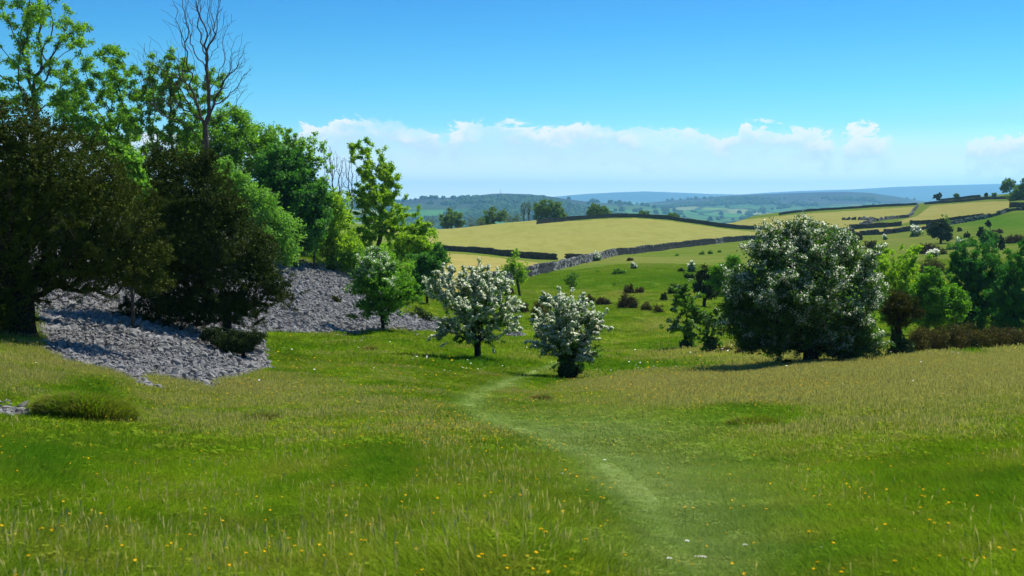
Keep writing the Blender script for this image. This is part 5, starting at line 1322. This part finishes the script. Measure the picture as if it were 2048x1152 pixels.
cov = nt.ramp(f, [((U(u) - umin) / (umax - umin), c) for u, c in ((0, 1), (860, 1), (884, .25), (898, .35), (912, 1), (1290, 1), (1330, .55), (1420, .6), (1470, 1), (1600, 1), (1652, .7), (1672, .05), (1684, .3), (1700, 1), (1745, 1), (1785, .15), (1800, 0), (1918, 0), (1938, .9), (2048, 1))])
cov = nt.step(nt.math('ADD', cov, nt.math('MULTIPLY', nt.math('SUBTRACT', n4, .5), 1.1)), .12, .62)
edge_ = nt.math('MULTIPLY', edge_, cov)
c_mask = nt.math('MULTIPLY', edge_, nt.math('MULTIPLY', body, nt.math('ADD', .3, nt.math('MULTIPLY', patch, .7))), clamp=True)
low = nt.math('MULTIPLY', nt.step(elev, .060, .030), nt.math('ADD', .62, nt.math('MULTIPLY', n2, .35)), clamp=True)
low = nt.math('MAXIMUM', low, nt.math('MULTIPLY', nt.step(elev, .062, .05), nt.math('MULTIPLY', edge_, .45)))
n3 = nt.noise(nt.new('ShaderNodeMapping', inp={0: pv.outputs[0], 'Scale': (1, 5, 1)}).outputs[0], 7., 4., .5)
streak = nt.math('MULTIPLY', nt.math('MULTIPLY', nt.step(az, .18, .42), nt.step(nt.math('ABSOLUTE', nt.math('SUBTRACT', elev, nt.math('ADD', .034, nt.math('MULTIPLY', az, .075)))), .013, .002)), nt.math('MULTIPLY', n3, .75))
K = 8.4
lowc = nt.ramp(elev, [(0., (.84, .80, .74)), (.012, (.62, .645, .66)), (.035, (.43, .50, .545)), (.07, (.40, .48, .54))])
skyc = nt.mix(low, skyc, nt.mix(1., lowc, (2 * K, 2 * K, 2 * K), 'MULTIPLY'))
skyc = nt.mix(nt.math('MULTIPLY', streak, .8), skyc, (.45 * K, .70 * K, .92 * K))
shade = nt.step(dd, .016, .003)
cloudc = nt.mix(shade, (.68 * K, .84 * K, .95 * K), (1.0 * K, 1.02 * K, 1.03 * K))
front = nt.math('MULTIPLY', c_mask, nt.step(sep.outputs[1], .0, .2))
skyc = nt.mix(front, skyc, cloudc)
bg = nt.new('ShaderNodeBackground', inp={0: skyc, 1: .075})
wo = nt.new('ShaderNodeOutputWorld'); nt.l.new(bg.outputs[0], wo.inputs[0])

# ------------------------------------------------------------------ camera and render settings
cd = bpy.data.cameras.new('camera'); cd.sensor_width = 36; cd.lens = 45; cd.clip_start = .1; cd.clip_end = 90000
co = bpy.data.objects.new('camera', cd); COL.objects.link(co); co.location = (0, 0, 0); co.rotation_euler = (math.pi / 2 - PITCH, 0, 0)
cd.dof.use_dof = True; cd.dof.focus_distance = 58; cd.dof.aperture_fstop = 5.6
sc.camera = co
sc.view_settings.view_transform = 'Standard'; sc.view_settings.look = 'None'; sc.view_settings.gamma = 1; sc.view_settings.exposure = .75
sc.render.engine = 'CYCLES'
cy = sc.cycles; cy.max_bounces = 5; cy.diffuse_bounces = 3; cy.glossy_bounces = 2; cy.transmission_bounces = 3; cy.volume_bounces = 1; cy.transparent_max_bounces = 4
cy.sample_clamp_indirect = 4; cy.use_denoising = True
print('TOTAL', round(time.time() - T0, 1), 'objects', len(sc.objects))
